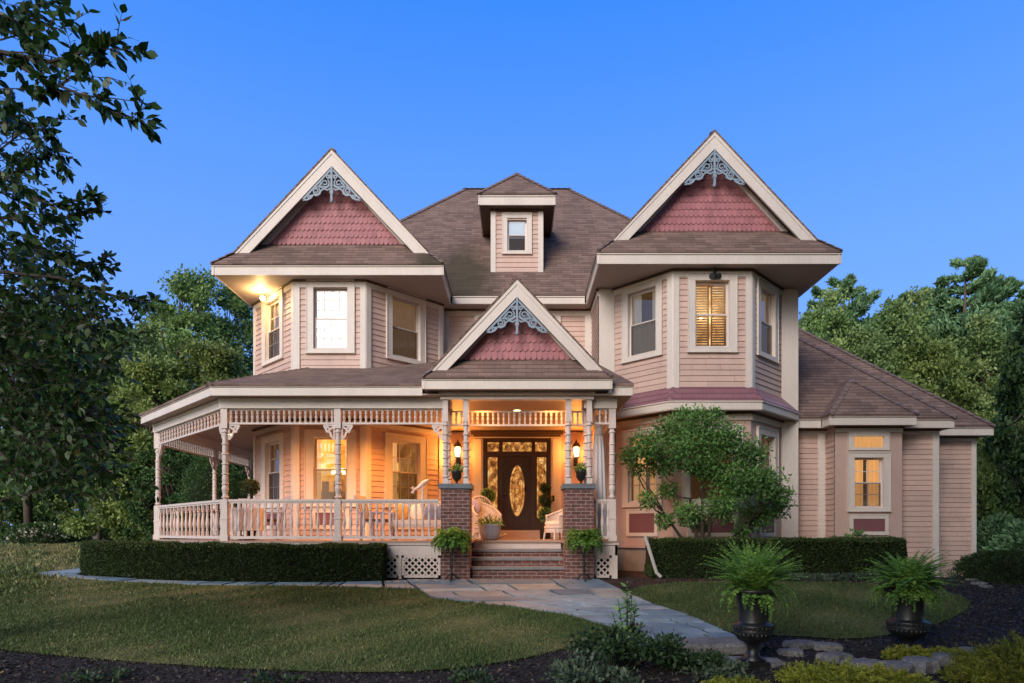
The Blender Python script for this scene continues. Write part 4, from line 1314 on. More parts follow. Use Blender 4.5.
# lanterns either side of the door
def lantern(x, y, z, light=True):
    mb = MB()
    mb.box(x - .06, x + .06, y - .03, y, z - .38, z - .12)                                 # back plate
    mb.tube([(x, y - .03, z - .3), (x, y - .13, z - .34), (x, y - .2, z - .28), (x, y - .2, z - .17)], .014, 6)
    mb.lathe(x, y - .2, [(.02, z - .19), (.075, z - .17), (.085, z - .145)], 8)
    mb.lathe(x, y - .2, [(.12, z + .13), (.125, z + .15), (.07, z + .24), (.03, z + .26), (.02, z + .31), (.005, z + .33)], 8)
    for k in range(4):
        t = math.pi / 4 + k * math.pi / 2
        mb.tube([(x + .085 * math.cos(t), y - .2 + .085 * math.sin(t), z - .145), (x + .12 * math.cos(t), y - .2 + .12 * math.sin(t), z + .13)], .007, 4)
    o = mb.build('wall_lantern', 'iron', H)
    mb = MB(); mb.lathe(x, y - .2, [(.05, z - .14), (.075, z - .02), (.085, z + .1), (.05, z + .125)], 10); mb.build('lamp_glass', 'lamp_glass', o, True)
lantern(-1.64, 17.92, 3.22); lantern(1.64, 17.92, 3.22)

# ceiling downlights; the unseen pair behind the entry beam is added to light spindles
for (x, y) in ((0.0, 14.9), (-.75, 13.6), (.75, 13.6), (-5.9, 14.6), (-3.0, 14.8), (-8.3, 18.5)):
    mb = MB(); mb.lathe(x, y, [(.10, PS + .0), (.10, PS + .011)], 16); o = mb.build('ceiling_light', 'white', H)
    mb = MB(); mb.lathe(x, y, [(.075, PS - .004), (.075, PS - .001)], 16); mb.build('lamp_glass', 'downlight', o)

# twin-head floodlight at the left bay, unlit lamp at the right bay
p = lfr[0].p(lfr[0].len * .42, SOF - .13, .05)
mb = MB(); mb.lathe(p[0], p[1], [(.055, SOF - .2), (.055, SOF - .06)], 10)
mb.tube([(p[0], p[1], SOF - .13), (p[0] - .06, p[1] - .16, SOF - .16)], .03, 8); fl = mb.build('flood_light', 'sash', H)
mb = MB(); mb.ball((p[0] - .08, p[1] - .22, SOF - .17), .06); mb.build('lamp_glass', 'bulb', fl, True)
FLOODP = Vector((p[0] - .10, p[1] - .30, SOF - .20))
q = rfr[1].p(rfr[1].len * .5 + .02, SOF - .1, .1)
mb = MB(); mb.box(q[0] - .05, q[0] + .05, 15.22, 15.31, SOF - .24, SOF - .14); mb.lathe(q[0], 15.22, [(.03, SOF - .13), (.045, SOF - .05), (.03, SOF - .01)], 8)
mb.tube([(q[0], 15.24, SOF - .2), (q[0] - .09, 15.12, SOF - .24)], [.05, .075], 10); mb.tube([(q[0], 15.24, SOF - .2), (q[0] + .09, 15.12, SOF - .24)], [.05, .075], 10)
mb.build('flood_light', 'iron', H)

# white outdoor curtain tied at the porch's right end
fr = Frame((1.62, 14.5), (2.0, 13.95)); mb = MB(); n = 30
def cu(t, f):  # width narrows to the gathered top
    w = .07 + .24 * sstep(0, .5, 1 - t)
    return w
zz = [FLOOR + .1, 1.4, 2.2, 2.8, 3.25, 3.5, 3.58]
cx, cy = 1.80, 14.15
rows = []
for z in zz:
    t = (z - zz[0]) / (zz[-1] - zz[0]); w = .19 - .10 * t
    if z > 3.2: w = .075
    rows.append([(cx + w * math.cos(a) * (1 + .16 * math.sin(a * 9)), cy + w * .7 * math.sin(a) * (1 + .16 * math.sin(a * 9)), z) for a in [2 * math.pi * k / 54 for k in range(54)]])
for r0, r1 in zip(rows, rows[1:]):
    for k in range(54):
        k2 = (k + 1) % 54; mb.face([r0[k], r0[k2], r1[k2], r1[k]])
M['linen'] = paint('white_linen', (.72, .70, .72), .8, .06)
mb.build('porch_curtain', 'linen', H, True)
mb = MB(); mb.lathe(cx, cy, [(.085, 3.14), (.095, 3.17), (.095, 3.23), (.085, 3.26)], 16); mb.build('curtain_tie', 'linen', H)

# ================================================================== THINGS ON AND AROUND THE PORCH
def fronds(n, length, droop, spread_up=(.15, 1.35), pin=15, pinl=.085, seed=0, rise=.0):
    """arching fern fronds from the origin; returns leaf base points, directions, sizes, tint"""
    r = np.random.default_rng(seed)
    P, D, S, T = [], [], [], []
    for k in range(n):
        az = 2 * math.pi * (k * .618 + r.uniform(-.04, .04)); el = r.uniform(*spread_up)
        ln = length * r.uniform(.72, 1.12); p = np.array([.04 * math.cos(az), .04 * math.sin(az), rise])
        tint = np.clip(r.normal(.45 + .25 * (el - .8), .18), 0, 1)
        for j in range(pin):
            t = j / pin
            e = el - droop * (t ** 1.25) * r.uniform(.92, 1.08)
            d = np.array([math.cos(az) * math.cos(e), math.sin(az) * math.cos(e), math.sin(e)])
            p = p + d * ln / pin
            side = np.array([-math.sin(az), math.cos(az), 0])
            l = pinl * math.sin(math.pi * min(1, .16 + .84 * (t * .9 + .08))) * r.uniform(.85, 1.1)
            for sg in (-1, 1):
                P.append(p); D.append(side * sg + d * .55); S.append(max(.02, l)); T.append(tint + r.normal(0, .08))
            if j == pin - 1:
                P.append(p); D.append(d); S.append(.03); T.append(tint)
            P.append(p - d * ln / pin); D.append(d); S.append(ln / pin * 1.1); T.append(tint * .6)
    return np.array(P), np.array(D), np.array(S), np.array(T)

def fern(loc, label, group, n, length, droop, up, pin=15, pinl=.085, seed=0, skirt=0):
    P, D, S, T = fronds(n, length, droop, up, pin, pinl, seed)
    if skirt:      # lower fronds arching over the rim
        Q = fronds(skirt, length * .82, 2.1, (.05, .7), pin, pinl, seed + 50)
        P, D, S, T = (np.concatenate(z) for z in zip((P, D, S, T), Q))
    o = leaf_mesh('potted_fern', P + np.array(loc), D, S, 'leaf_fern', None, .42, loc, False, .1, T)
    return tag(o, label, 'fern', group)

# iron plant stands with a fern each, before the brick piers
for i, (x, lb, lf) in enumerate(((-1.33, 'slim black iron plant stand before the left brick pier', 'drooping green fern on the iron stand before the left brick pier'),
                                 (1.37, 'slim black iron plant stand before the right brick pier', 'drooping green fern on the iron stand before the right brick pier'))):
    y = 13.02; g = gz(x, y)
    s = tag(empty('plant_stand', (x, y, g)), lb, 'plant stand', 'iron plant stands with ferns')
    mb = MB(); mb.lathe(x, y, [(.026, g + .05), (.026, g + .3), (.042, g + .33), (.026, g + .36), (.026, g + .62), (.045, g + .66), (.03, g + .7)], 8); mb.build('pole', 'iron', s)
    for k in range(3):
        t = k * 2.094 + .5; c, w = math.cos(t), math.sin(t); mb = MB()
        mb.tube([(x + .01 * c, y + .01 * w, g + .16), (x + .09 * c, y + .09 * w, g + .12), (x + .15 * c, y + .15 * w, g + .05), (x + .17 * c, y + .17 * w, g + .012), (x + .2 * c, y + .2 * w, g + .03)], .018, 6)
        mb.build('leg', 'iron', s)
    mb = MB(); mb.lathe(x, y, [(.03, g + .69), (.11, g + .72), (.14, g + .82), (.145, g + .84), (.12, g + .83)], 14); mb.build('basket', 'iron', s)
    fern((x, y, g + .83), lf, 'ferns on iron stands', 95, .49, 2.3, (.2, 1.5), 16, .10, 20 + i)

# black cast urns with ferns, down by the garden bed
def urn(x, y, z, h, label, body_w=1.0):
    o = tag(empty('garden_urn', (x, y, z)), label, 'urn', 'black cast-iron garden urns')
    k = h / .80
    def pr(l): return [(r * k * body_w, z + zz * k) for r, zz in l]
    mb = MB(); mb.box(x - .13 * k, x + .13 * k, y - .13 * k, y + .13 * k, z - .06, z + .035 * k); mb.build('base', 'iron', o)
    mb = MB(); mb.lathe(x, y, pr([(.12, .034), (.125, .05), (.075, .085), (.055, .15), (.062, .19), (.1, .225), (.165, .265), (.198, .32), (.205, .36), (.195, .385), (.21, .40), (.2, .42), (.155, .43),
                                  (.15, .46), (.148, .56), (.155, .64), (.18, .71), (.225, .755), (.235, .775), (.22, .79), (.15, .77), (.05, .74)]), 28)
    b = mb.build('bowl', 'iron', o, True)
    mb = MB()
    for i in range(26):    # gadroon beads round the belly
        t = 2 * math.pi * i / 26
        mb.ball((x + .198 * k * body_w * math.cos(t), y + .198 * k * body_w * math.sin(t), z + .385 * k), .014 * k, 0, 6, 4, 1, 1, 1.4)
        mb.tube([(x + .195 * k * body_w * math.cos(t), y + .195 * k * body_w * math.sin(t), z + .335 * k), (x + .13 * k * body_w * math.cos(t), y + .13 * k * body_w * math.sin(t), z + .245 * k)], [.02 * k, .011 * k], 5)
    mb.build('gadroon_band', 'iron', b, True)
    return o
ux, uy = 2.545, 6.9
urn(ux, uy, -.43, .82, 'black garden urn on a slim stem beside the stone steps')
fern((ux, uy, -.43 + .79), 'large upright fern in the urn beside the stone steps', 'ferns in black urns', 160, .56, .75, (.6, 1.54), 24, .062, 31, 26)
vx, vy = 4.58, 7.5
urn(vx, vy, -.48, .82, 'broad black garden urn at the edge of the small right lawn', 1.06)
fern((vx, vy, -.48 + .78), 'bushy spilling fern in the urn at the edge of the right lawn', 'ferns in black urns', 160, .55, 1.0, (.5, 1.54), 24, .062, 37, 60)

# small urns on the pier caps
for i, (x, y, lb, lp) in enumerate(((-1.285, 13.64, 'small black footed urn on the left pier cap', 'small leafy plant in the urn on the left pier cap'),
                                    (1.36, 13.62, 'small black footed urn on the right pier cap', 'small leafy plant in the urn on the right pier cap'))):
    o = empty('small_urn', (x, y, 2.0)); tag(o, lb, 'urn', 'small urns on the brick piers')
    mb = MB(); mb.lathe(x, y, [(.07, 2.0), (.07, 2.015), (.03, 2.03), (.025, 2.07), (.06, 2.1), (.10, 2.15), (.105, 2.25), (.13, 2.29), (.12, 2.30), (.05, 2.27)], 16); mb.build('bowl', 'iron', o, True)
    r = np.random.default_rng(i + 3); n = 170
    d = r.normal(size=(n, 3)); d[:, 2] = np.abs(d[:, 2]) + .25
    d /= np.linalg.norm(d, axis=1)[:, None]
    P = np.array((x, y, 2.28)) + d * r.uniform(.02, .15, (n, 1))
    tag(leaf_mesh('small_plant', P, d + r.normal(0, .4, (n, 3)), r.uniform(.05, .09, n), 'leaf_shrub', None, .5, (x, y, 2.28)), lp, 'plant', 'plants in the small pier urns')

# wicker chairs --------------------------------------------------------------
def wicker_shell(mb, r, z0, hback, harm, a0=-2.0, a1=2.0, flare=.06, th=.03, n=22, lean=.1):
    """curved back-and-arm shell; back towards +y"""
    def ring(off):
        rows = []
        for j in range(6):
            t = j / 5; row = []
            for k in range(n + 1):
                a = a0 + (a1 - a0) * k / n
                s = math.cos(a * .5 * math.pi / max(abs(a0), a1)) ** 1.4
                h = harm + (hback - harm) * s
                rr = (r + off) * (1 + flare * t)
                row.append((rr * math.sin(a), rr * math.cos(a) * .95 + lean * t * s, z0 + h * t))
            rows.append(row)
        return rows
    A, B = ring(0), ring(th)
    for j in range(5):
        for k in range(n):
            mb.face([A[j][k], A[j][k + 1], A[j + 1][k + 1], A[j + 1][k]][::-1]); mb.face([B[j][k], B[j][k + 1], B[j + 1][k + 1], B[j + 1][k]])
    for k in range(n): mb.face([A[5][k], A[5][k + 1], B[5][k + 1], B[5][k]])
    for k in (0, n):
        for j in range(5): mb.face([A[j][k], A[j + 1][k], B[j + 1][k], B[j][k]])
    # rolled rim
    mid = [tuple((np.array(A[5][k]) + np.array(B[5][k])) / 2) for k in range(n + 1)]
    mb.tube(mid, .032, 8)
    return mid

def armchair(loc, rz, label, cushion='cushion_cream', rocker=False, fan=False):
    o = empty('wicker_chair', (0, 0, 0)); tag(o, label, 'chair', 'wicker chairs by the front door')
    mb = MB(); wicker_shell(mb, .30, .28, .62 if fan else .50, .30)
    mb.build('backrest', 'wicker', o, True, loc=(0, 0, .28))
    if fan:   # peacock fan crest with open spokes
        mb = MB()
        for k in range(13):
            a = -1.05 + 2.1 * k / 12
            mb.tube([(.05 * math.sin(a), .36, .62), (.36 * math.sin(a), .42, .62 + .46 * math.cos(a) * .95)], .010, 5)
        mb.tube([(.37 * math.sin(a), .42, .62 + .45 * math.cos(a)) for a in [-1.2 + 2.4 * k / 20 for k in range(21)]], .03, 8)
        mb.tube([(.24 * math.sin(a), .40, .62 + .29 * math.cos(a)) for a in [-1.2 + 2.4 * k / 16 for k in range(17)]], .014, 6)
        mb.build('fan_crest', 'wicker', o, True, loc=(0, .4, .62))
    mb = MB(); mb.lathe(0, 0, [(.30, .26), (.32, .29), (.32, .33), (.29, .345)], 20); mb.build('seat', 'wicker', o, False, loc=(0, 0, .26))
    mb = MB(); mb.lathe(0, -.02, [(.27, .345), (.285, .37), (.285, .42), (.25, .45), (.1, .46)], 20); mb.build('cushion', cushion, o, True, loc=(0, 0, .345))
    for sx in (-1, 1):
        for sy in (-1, 1):
            mb = MB(); mb.tube([(sx * .22, sy * .2, .27), (sx * .25, sy * .23, .06 if rocker else 0)], .025, 7); mb.build('leg', 'wicker', o, loc=(sx * .22, sy * .2, 0))
        if rocker:
            mb = MB(); mb.tube([(sx * .25, -.5 + 1.0 * k / 10, .03 + .35 * (k / 10 - .5) ** 2 * 1.3) for k in range(11)], .024, 7); mb.build('rocker', 'wicker', o, True, loc=(sx * .25, 0, 0))
    mb = MB(); mb.lathe(0, 0, [(.30, .17), (.31, .18), (.31, .26), (.3, .262)], 20); mb.build('apron', 'wicker', o, loc=(0, 0, .17))
    o.location = loc; o.rotation_euler = (0, 0, rz)
    return o
M['cushion_cream'] = paint('cream_cushion', (.66, .55, .46), .85, .08)
M['cushion_gold'] = paint('mustard_cushion', (.45, .26, .07), .85, .1)
M['cushion_blue'] = paint('bluegrey_cushion', (.13, .15, .23), .85, .1)
M['cushion_lilac'] = paint('lilac_cushion', (.38, .32, .42), .85, .1)
M['cloth'] = paint('white_tablecloth', (.7, .68, .70), .85, .06)
M['greypaint'] = paint('lilac_grey_paint', (.38, .36, .42), .55, .1)
M['brownwood'] = paint('brown_wood', (.10, .05, .03), .5, .25, 4, (3, .4, 1))
M['pot_blue'] = paint('bluegrey_pot', (.33, .36, .42), .45, .15, 3, (1, 1, 1))
M['terracotta'] = paint('dark_pot', (.03, .025, .02), .6, .2)
armchair((-.72, 15.55, FLOOR), R(28), 'white wicker rocking chair with a fan back left of the front door', 'cushion_cream', True, True)
armchair((.98, 15.6, FLOOR), R(-62), 'white wicker barrel armchair right of the front door')
# lilac cushion standing in the rocker's corner
mb = MB(); c = Vector((-1.07, 15.75, FLOOR + .50)); mb.ball((c.x, c.y, c.z + .28), .23, 0, 14, 8, .8, .3, 1.0); tag(mb.build('throw_pillow', 'cushion_lilac', None, True), 'lilac throw pillow upright beside the white rocking chair', 'cushion')
mb = MB(); mb.box(-1.40, -.95, 15.55, 15.95, FLOOR + .46, FLOOR + .5)
for sx in (-1.38, -.99):
    for sy in (15.58, 15.9): mb.box(sx, sx + .035, sy, sy + .035, FLOOR, FLOOR + .46)
tag(mb.build('side_table', 'wicker'), 'small white table under the lilac pillow beside the rocking chair', 'table')

# round pot of flowers at the top of the steps
x, y = -.62, 14.72
o = tag(empty('flower_pot', (x, y, FLOOR)), 'round blue-grey pot at the top of the front steps', 'pot')
mb = MB(); mb.lathe(x, y, [(.15, FLOOR), (.2, FLOOR + .04), (.25, FLOOR + .18), (.25, FLOOR + .32), (.265, FLOOR + .36), (.25, FLOOR + .37), (.2, FLOOR + .33)], 24); mb.build('bowl', 'pot_blue', o, True)
r = np.random.default_rng(5); n = 420
d = r.normal(size=(n, 3)); d[:, 2] = np.abs(d[:, 2]) * .6 + .05; d /= np.linalg.norm(d, axis=1)[:, None]
P = np.array((x, y, FLOOR + .34)) + d * r.uniform(.08, .30, (n, 1)) * np.array((1, 1, .7))
fl = empty('flowers', (x, y, FLOOR + .34)); tag(fl, 'cream and peach flowers spilling from the blue-grey pot', 'flowers')
leaf_mesh('leaves', P, d + r.normal(0, .5, (n, 3)), r.uniform(.05, .09, n), 'leaf_shrub', fl, .5)
for k in range(26):      # one small bloom at a time
    a = r.normal(size=3); a[2] = abs(a[2]) * .8 + .25; a /= np.linalg.norm(a)
    c = np.array((x, y, FLOOR + .37)) + a * r.uniform(.2, .30) * np.array((1, 1, .75))
    dd = a + r.normal(0, .8, (7, 3))
    leaf_mesh('blossom', np.repeat(c[None], 7, 0), dd, r.uniform(.03, .05, 7), 'petal', fl, .9)

# clipped topiaries
def topiary(x, y, z, balls, pot_r, label, leafn=900, group=None):
    o = tag(empty('topiary', (x, y, z)), label, 'topiary', group)
    mb = MB(); mb.lathe(x, y, [(pot_r * .7, z), (pot_r, z + pot_r * 1.7), (pot_r * 1.08, z + pot_r * 1.75), (pot_r * 1.08, z + pot_r * 1.9), (pot_r * .6, z + pot_r * 1.85)], 16); mb.build('pot', 'terracotta', o, True)
    top = max(b[0] for b in balls)
    mb = MB(); mb.tube([(x, y, z + pot_r), (x + .006, y, z + top * .5), (x, y, z + top)], .016, 6); mb.build('stem', 'bark_dark', o)
    r = np.random.default_rng(int(abs(x) * 100))
    for (h, rad) in balls:
        mb = MB(); mb.ball((x, y, z + h), rad * .86, 0, 12, 8); f = mb.build('crown', 'core', o, True)
        d = r.normal(size=(leafn, 3)); d /= np.linalg.norm(d, axis=1)[:, None]
        P = np.array((x, y, z + h)) + d * rad * r.uniform(.82, 1.0, (leafn, 1))
        leaf_mesh('leaves', P, d + r.normal(0, .8, (leafn, 3)), r.uniform(.03, .05, leafn), 'leaf_hedge' if rad < .2 else 'leaf_shrub', f, .55)
    return o
topiary(-.78, 17.1, FLOOR, [(1.16, .21)], .14, 'single-ball topiary left of the front door', 700, 'topiaries at the front door')
topiary(.76, 17.2, FLOOR, [(1.36, .15), (1.04, .19), (.66, .2)], .15, 'three-tier ball topiary in a dark pot right of the front door', 500, 'topiaries at the front door')
topiary(-6.18, 14.85, FLOOR, [(1.23, .19)], .13, 'round topiary ball on a thin stem at the porch corner', 900)

# white ornament behind the railing
x, y = -2.15, 14.3
o = tag(empty('garden_ornament', (x, y, FLOOR)), 'white slanting bird-shaped ornament on a stand behind the porch railing', 'ornament')
mb = MB(); mb.tube([(x - .16, y, 1.93), (x - .05, y, 1.99), (x + .06, y, 2.09), (x + .15, y, 2.15), (x + .19, y, 2.17)], [.03, .04, .05, .035, .012], 8); mb.build('body', 'white', o, True)
mb = MB(); mb.tube([(x - .15, y, 1.94), (x - .2, y, 2.0)], [.02, .045], 6); mb.tube([(x - .15, y, 1.94), (x - .19, y, 1.86)], [.02, .04], 6); mb.build('tail', 'white', o)
mb = MB(); mb.lathe(x + .04, y, [(.16, FLOOR), (.16, FLOOR + .03), (.025, FLOOR + .06), (.022, 1.5), (.07, 1.62), (.03, 1.68), (.02, 2.05)], 10); mb.build('stand', 'white', o)

# porch seating behind the left railing
def slat_chair(loc, rz, label, mat='greypaint', cushion='brownwood'):
    o = tag(empty('porch_chair', (0, 0, 0)), label, 'chair', 'slatted chairs on the left porch')
    mb = MB()
    for k in range(5): mb.box(-.25 + k * .1, -.17 + k * .1, -.25, .25, .40, .425)
    mb.build('seat', mat, o, loc=(0, 0, .4))
    mb = MB(); mb.box(-.25, .25, -.25, .22, .426, .48); mb.build('cushion', cushion, o, loc=(0, 0, .43))
    mb = MB()
    for k in range(6):
        u = -.22 + k * .088
        mb.hexa([(u - .03, .24, .42), (u + .03, .24, .42), (u + .03, .265, .42), (u - .03, .265, .42), (u - .03, .40, .98), (u + .03, .40, .98), (u + .03, .425, .98), (u - .03, .425, .98)])
    mb.hexa([(-.27, .385, .93), (.27, .385, .93), (.27, .43, .93), (-.27, .43, .93), (-.25, .41, 1.02), (.25, .41, 1.02), (.25, .45, 1.02), (-.25, .45, 1.02)])
    mb.build('backrest', mat, o, loc=(0, .3, .42))
    for sx in (-1, 1):
        mb = MB(); mb.box(sx * .29 - .04, sx * .29 + .04, -.3, .3, .62, .645); mb.build('armrest', mat, o, loc=(sx * .29, 0, .62))
        for y0, zt in ((-.27, .62), (.24, .62)):
            mb = MB(); mb.box(sx * .28 - .025, sx * .28 + .025, y0 - .025, y0 + .025, 0, zt); mb.build('leg', mat, o, loc=(sx * .28, y0, 0))
    o.location = loc; o.rotation_euler = (0, 0, rz); return o
slat_chair((-5.72, 14.75, FLOOR), R(-60), 'lilac-grey slatted chair with brown cushion right of the draped table', 'greypaint')
slat_chair((-3.2, 14.6, FLOOR), R(75), 'lilac-grey slatted chair with a brown seat beside the wicker settee', 'greypaint')
slat_chair((-6.55, 15.6, FLOOR), R(20), 'lilac-grey slatted chair half hidden behind the draped table', 'greypaint')
# small draped table
x, y = -6.05, 14.3
o = tag(empty('draped_table', (x, y, FLOOR)), 'small round table under a white cloth behind the corner railing', 'table')
mb = MB(); mb.lathe(x, y, [(.34, FLOOR + .70), (.34, FLOOR + .72), (.02, FLOOR + .722)], 20); mb.lathe(x, y, [(.16, FLOOR), (.16, FLOOR + .04), (.04, FLOOR + .07), (.04, FLOOR + .7)], 12); mb.build('tabletop', 'brownwood', o)
mb = MB(); n = 60
ra = [(.36 * math.cos(2 * math.pi * k / n), .36 * math.sin(2 * math.pi * k / n)) for k in range(n)]
w = [1 + .10 * math.sin(k * 2 * math.pi * 11 / n) for k in range(n)]
for k in range(n):
    k2 = (k + 1) % n
    mb.face([(x, y, FLOOR + .73), (x + ra[k][0], y + ra[k][1], FLOOR + .725), (x + ra[k2][0], y + ra[k2][1], FLOOR + .725)])
    mb.face([(x + ra[k][0], y + ra[k][1], FLOOR + .725), (x + ra[k][0] * w[k] * 1.08, y + ra[k][1] * w[k] * 1.08, FLOOR + .22), (x + ra[k2][0] * w[k2] * 1.08, y + ra[k2][1] * w[k2] * 1.08, FLOOR + .22), (x + ra[k2][0], y + ra[k2][1], FLOOR + .725)][::-1])
mb.build('tablecloth', 'cloth', o)
# settee with scatter cushions
x, y = -2.25, 15.05
o = tag(empty('wicker_settee', (x, y, FLOOR)), 'white wicker settee with cushions behind the porch railing', 'settee')
mb = MB(); mb.box(x - .65, x + .65, y - .3, y + .3, FLOOR + .3, FLOOR + .38); mb.build('seat', 'wicker', o)
mb = MB(); mb.box(x - .68, x + .68, y + .3, y + .36, FLOOR + .3, FLOOR + .86); mb.tube([(x - .7, y + .33, FLOOR + .8), (x - .35, y + .33, FLOOR + .9), (x, y + .33, FLOOR + .93), (x + .35, y + .33, FLOOR + .9), (x + .7, y + .33, FLOOR + .8)], .035, 8); mb.build('backrest', 'wicker', o)
for s in (-1, 1):
    mb = MB(); mb.box(x + s * .68 - .03, x + s * .68 + .03, y - .3, y + .33, FLOOR + .3, FLOOR + .58); mb.tube([(x + s * .68, y - .33, FLOOR + .6), (x + s * .68, y + .33, FLOOR + .62)], .04, 8); mb.build('armrest', 'wicker', o)
    for yy in (y - .27, y + .3):
        mb = MB(); mb.tube([(x + s * .64, yy, FLOOR), (x + s * .64, yy, FLOOR + .3)], .03, 7); mb.build('leg', 'wicker', o)
mb = MB(); mb.box(x - .62, x + .62, y - .29, y + .28, FLOOR + .381, FLOOR + .47); mb.build('cushion', 'cushion_cream', o)
for (dx, mt, lb) in ((-.5, 'cushion_gold', 'mustard scatter cushion at the left end of the wicker settee'), (-.12, 'cushion_cream', 'cream scatter cushion in the middle of the wicker settee'), (.22, 'cushion_blue', 'blue-grey scatter cushion just right of the settee middle'), (.5, 'cushion_blue', 'blue-grey scatter cushion at the right end of the wicker settee')):
    mb = MB(); mb.ball((x + dx, y + .17, FLOOR + .66), .2, 0, 14, 8, 1, .35, 1); tag(mb.build('scatter_cushion', mt, None, True), lb, 'cushion', 'scatter cushions on the settee')

# low path light by the flagstones
x, y = 1.36, 7.9; g = gz(x, y)
o = tag(empty('path_light', (x, y, g)), 'small dark path light standing at the flagstone edge', 'path light')
mb = MB(); mb.tube([(x, y, g - .05), (x, y, g + .46)], .012, 6); mb.build('pole', 'iron', o)
mb = MB(); mb.lathe(x, y, [(.03, g + .44), (.035, g + .5), (.06, g + .505), (.01, g + .54)], 10); mb.build('lamp_shade', 'cap', o)

mb = MB(); mb.tube([(2.70, 13.48, .90), (2.76, 13.46, .7), (2.93, 13.44, .14), (3.02, 13.42, .05)], .038, 8)
tag(mb.build('drain_pipe', 'gutter'), 'white drain pipe leaning at the left end of the right hedge', 'pipe')
# ================================================================== GROUND
from mathutils.geometry import delaunay_2d_cdt
def soil_mat(name, stops, scale, rough=.95, b=.5, coord='WORLD'):
    m, nt, bs = newmat(name)
    n1 = noise(nt, scale, 6, .7, coord, .4); n2 = noise(nt, scale * 14, 4, .7, coord)
    r = ramp(nt, n1, stops)
    g = ramp(nt, n2, [(.3, (.5, .5, .5)), (.7, (1.4, 1.4, 1.4))])
    L(nt, mixc(nt, 1, r.outputs[0], g.outputs[0], 'MULTIPLY'), bs.inputs['Base Color'])
    bs.inputs['Roughness'].default_value = rough; bs.inputs['Specular IOR Level'].default_value = .2
    bump(nt, bs, n2, b, .03)
    return m
M['mulch'] = soil_mat('dark_mulch', [(.3, (.018, .016, .017)), (.55, (.030, .026, .026)), (.8, (.05, .04, .036))], 2.4)
M['redmulch'] = soil_mat('reddish_mulch', [(.3, (.05, .028, .022)), (.6, (.085, .045, .034)), (.8, (.13, .08, .06))], 3)
M['turf'] = soil_mat('turf', [(.30, (.06, .08, .024)), (.48, (.09, .105, .035)), (.62, (.14, .13, .055)), (.78, (.22, .185, .09))], .75)
M['drive'] = soil_mat('driveway', [(.3, (.12, .12, .13)), (.7, (.2, .2, .21))], 1)

def sheet(name, outline, mat, off, step=.4, smoothing=True):
    """polygon draped on the terrain"""
    pl = [Vector((p[0], p[1])) for p in outline]
    n = len(pl)
    x0, x1 = min(p.x for p in pl), max(p.x for p in pl); y0, y1 = min(p.y for p in pl), max(p.y for p in pl)
    pts = list(pl)
    xs = np.arange(x0 + step / 2, x1, step); ys = np.arange(y0 + step / 2, y1, step)
    gx, gy = np.meshgrid(xs, ys); q = np.stack([gx.ravel(), gy.ravel()], 1)
    ins = inside(q, outline)
    pts += [Vector(p) for p in q[ins]]
    vv, ee, ff, *_ = delaunay_2d_cdt(pts, [(i, (i + 1) % n) for i in range(n)], [tuple(range(n))], 1, 1e-4)
    V = np.array([(v.x, v.y, gz(v.x, v.y) + off) for v in vv])
    return build_mesh(name, V, [tuple(f) for f in ff], [0] * len(ff), mat)

def inside(q, poly):
    x, y = q[:, 0], q[:, 1]; c = np.zeros(len(q), bool); n = len(poly)
    for i in range(n):
        (x0, y0), (x1, y1) = poly[i][:2], poly[(i + 1) % n][:2]
        if y0 == y1: continue
        k = ((y0 > y) != (y1 > y)) & (x < (x1 - x0) * (y - y0) / (y1 - y0) + x0)
        c ^= k
    return c

def smooth(pts, it=2):
    for _ in range(it):
        o = [pts[0]]
        for a, b in zip(pts, pts[1:]):
            o += [(a[0] * .75 + b[0] * .25, a[1] * .75 + b[1] * .25), (a[0] * .25 + b[0] * .75, a[1] * .25 + b[1] * .75)]
        pts = o + [pts[-1]]
    return pts

xs = np.unique(np.concatenate([np.linspace(-600, -40, 12), np.linspace(-40, -14, 14), np.arange(-14, 16.01, .5), np.linspace(16, 45, 14), np.linspace(45, 600, 12)]))
ys = np.unique(np.concatenate([np.linspace(-300, -4, 8), np.arange(-4, 30.01, .5), [13.3], np.linspace(30, 80, 26), np.linspace(80, 700, 10)]))
V = np.array([(x, y, gz(x, y)) for y in ys for x in xs]); nx = len(xs)
faces = [(j * nx + i, j * nx + i + 1, (j + 1) * nx + i + 1, (j + 1) * nx + i) for j in range(len(ys) - 1) for i in range(nx - 1)]
kind(build_mesh('ground', V, faces, [0] * len(faces), 'mulch', loc=(0, 0, 0)), 'structure')

PL_L = [(-2.3, 13.15), gat(430, 599), gat(510, 608), gat(570, 617), gat(615, 630), gat(648, 645)]
PL_R = [(1.72, 13.25), gat(628, 594), gat(655, 606), gat(690, 617), gat(718, 629), gat(742, 640)]
LB_F = [(-1.86, 11.95), (-3.2, 12.2), gat(300, 587), gat(200, 586), gat(120, 583), gat(75, 578.5), (-10.55, 14.1), (-11.4, 15.2), (-11.8, 17.5)]
LB_B = [(-2.28, 13.1), (-3.2, 12.86), (-4.18, 12.84), (-6.0, 12.84), (-7.75, 13.2), (-9.25, 13.95), (-10.0, 14.55), (-10.5, 15.4), (-10.9, 17.5)]
lawn_front = smooth([gat(x, y) for x, y in ((-420, 640), (-200, 640), (0, 650), (80, 659), (200, 668), (330, 674), (430, 673), (510, 663), (560, 651), (598, 640))]) + \
    [PL_L[4], PL_L[3], PL_L[2], PL_L[1], (-1.86, 11.95), (-3.2, 12.2), LB_F[2], LB_F[3], LB_F[4], LB_F[5], LB_F[6], LB_F[7], LB_F[8], (-11.8, 24), (-14, 37.5), (-60, 37.5), (-60, 9)]
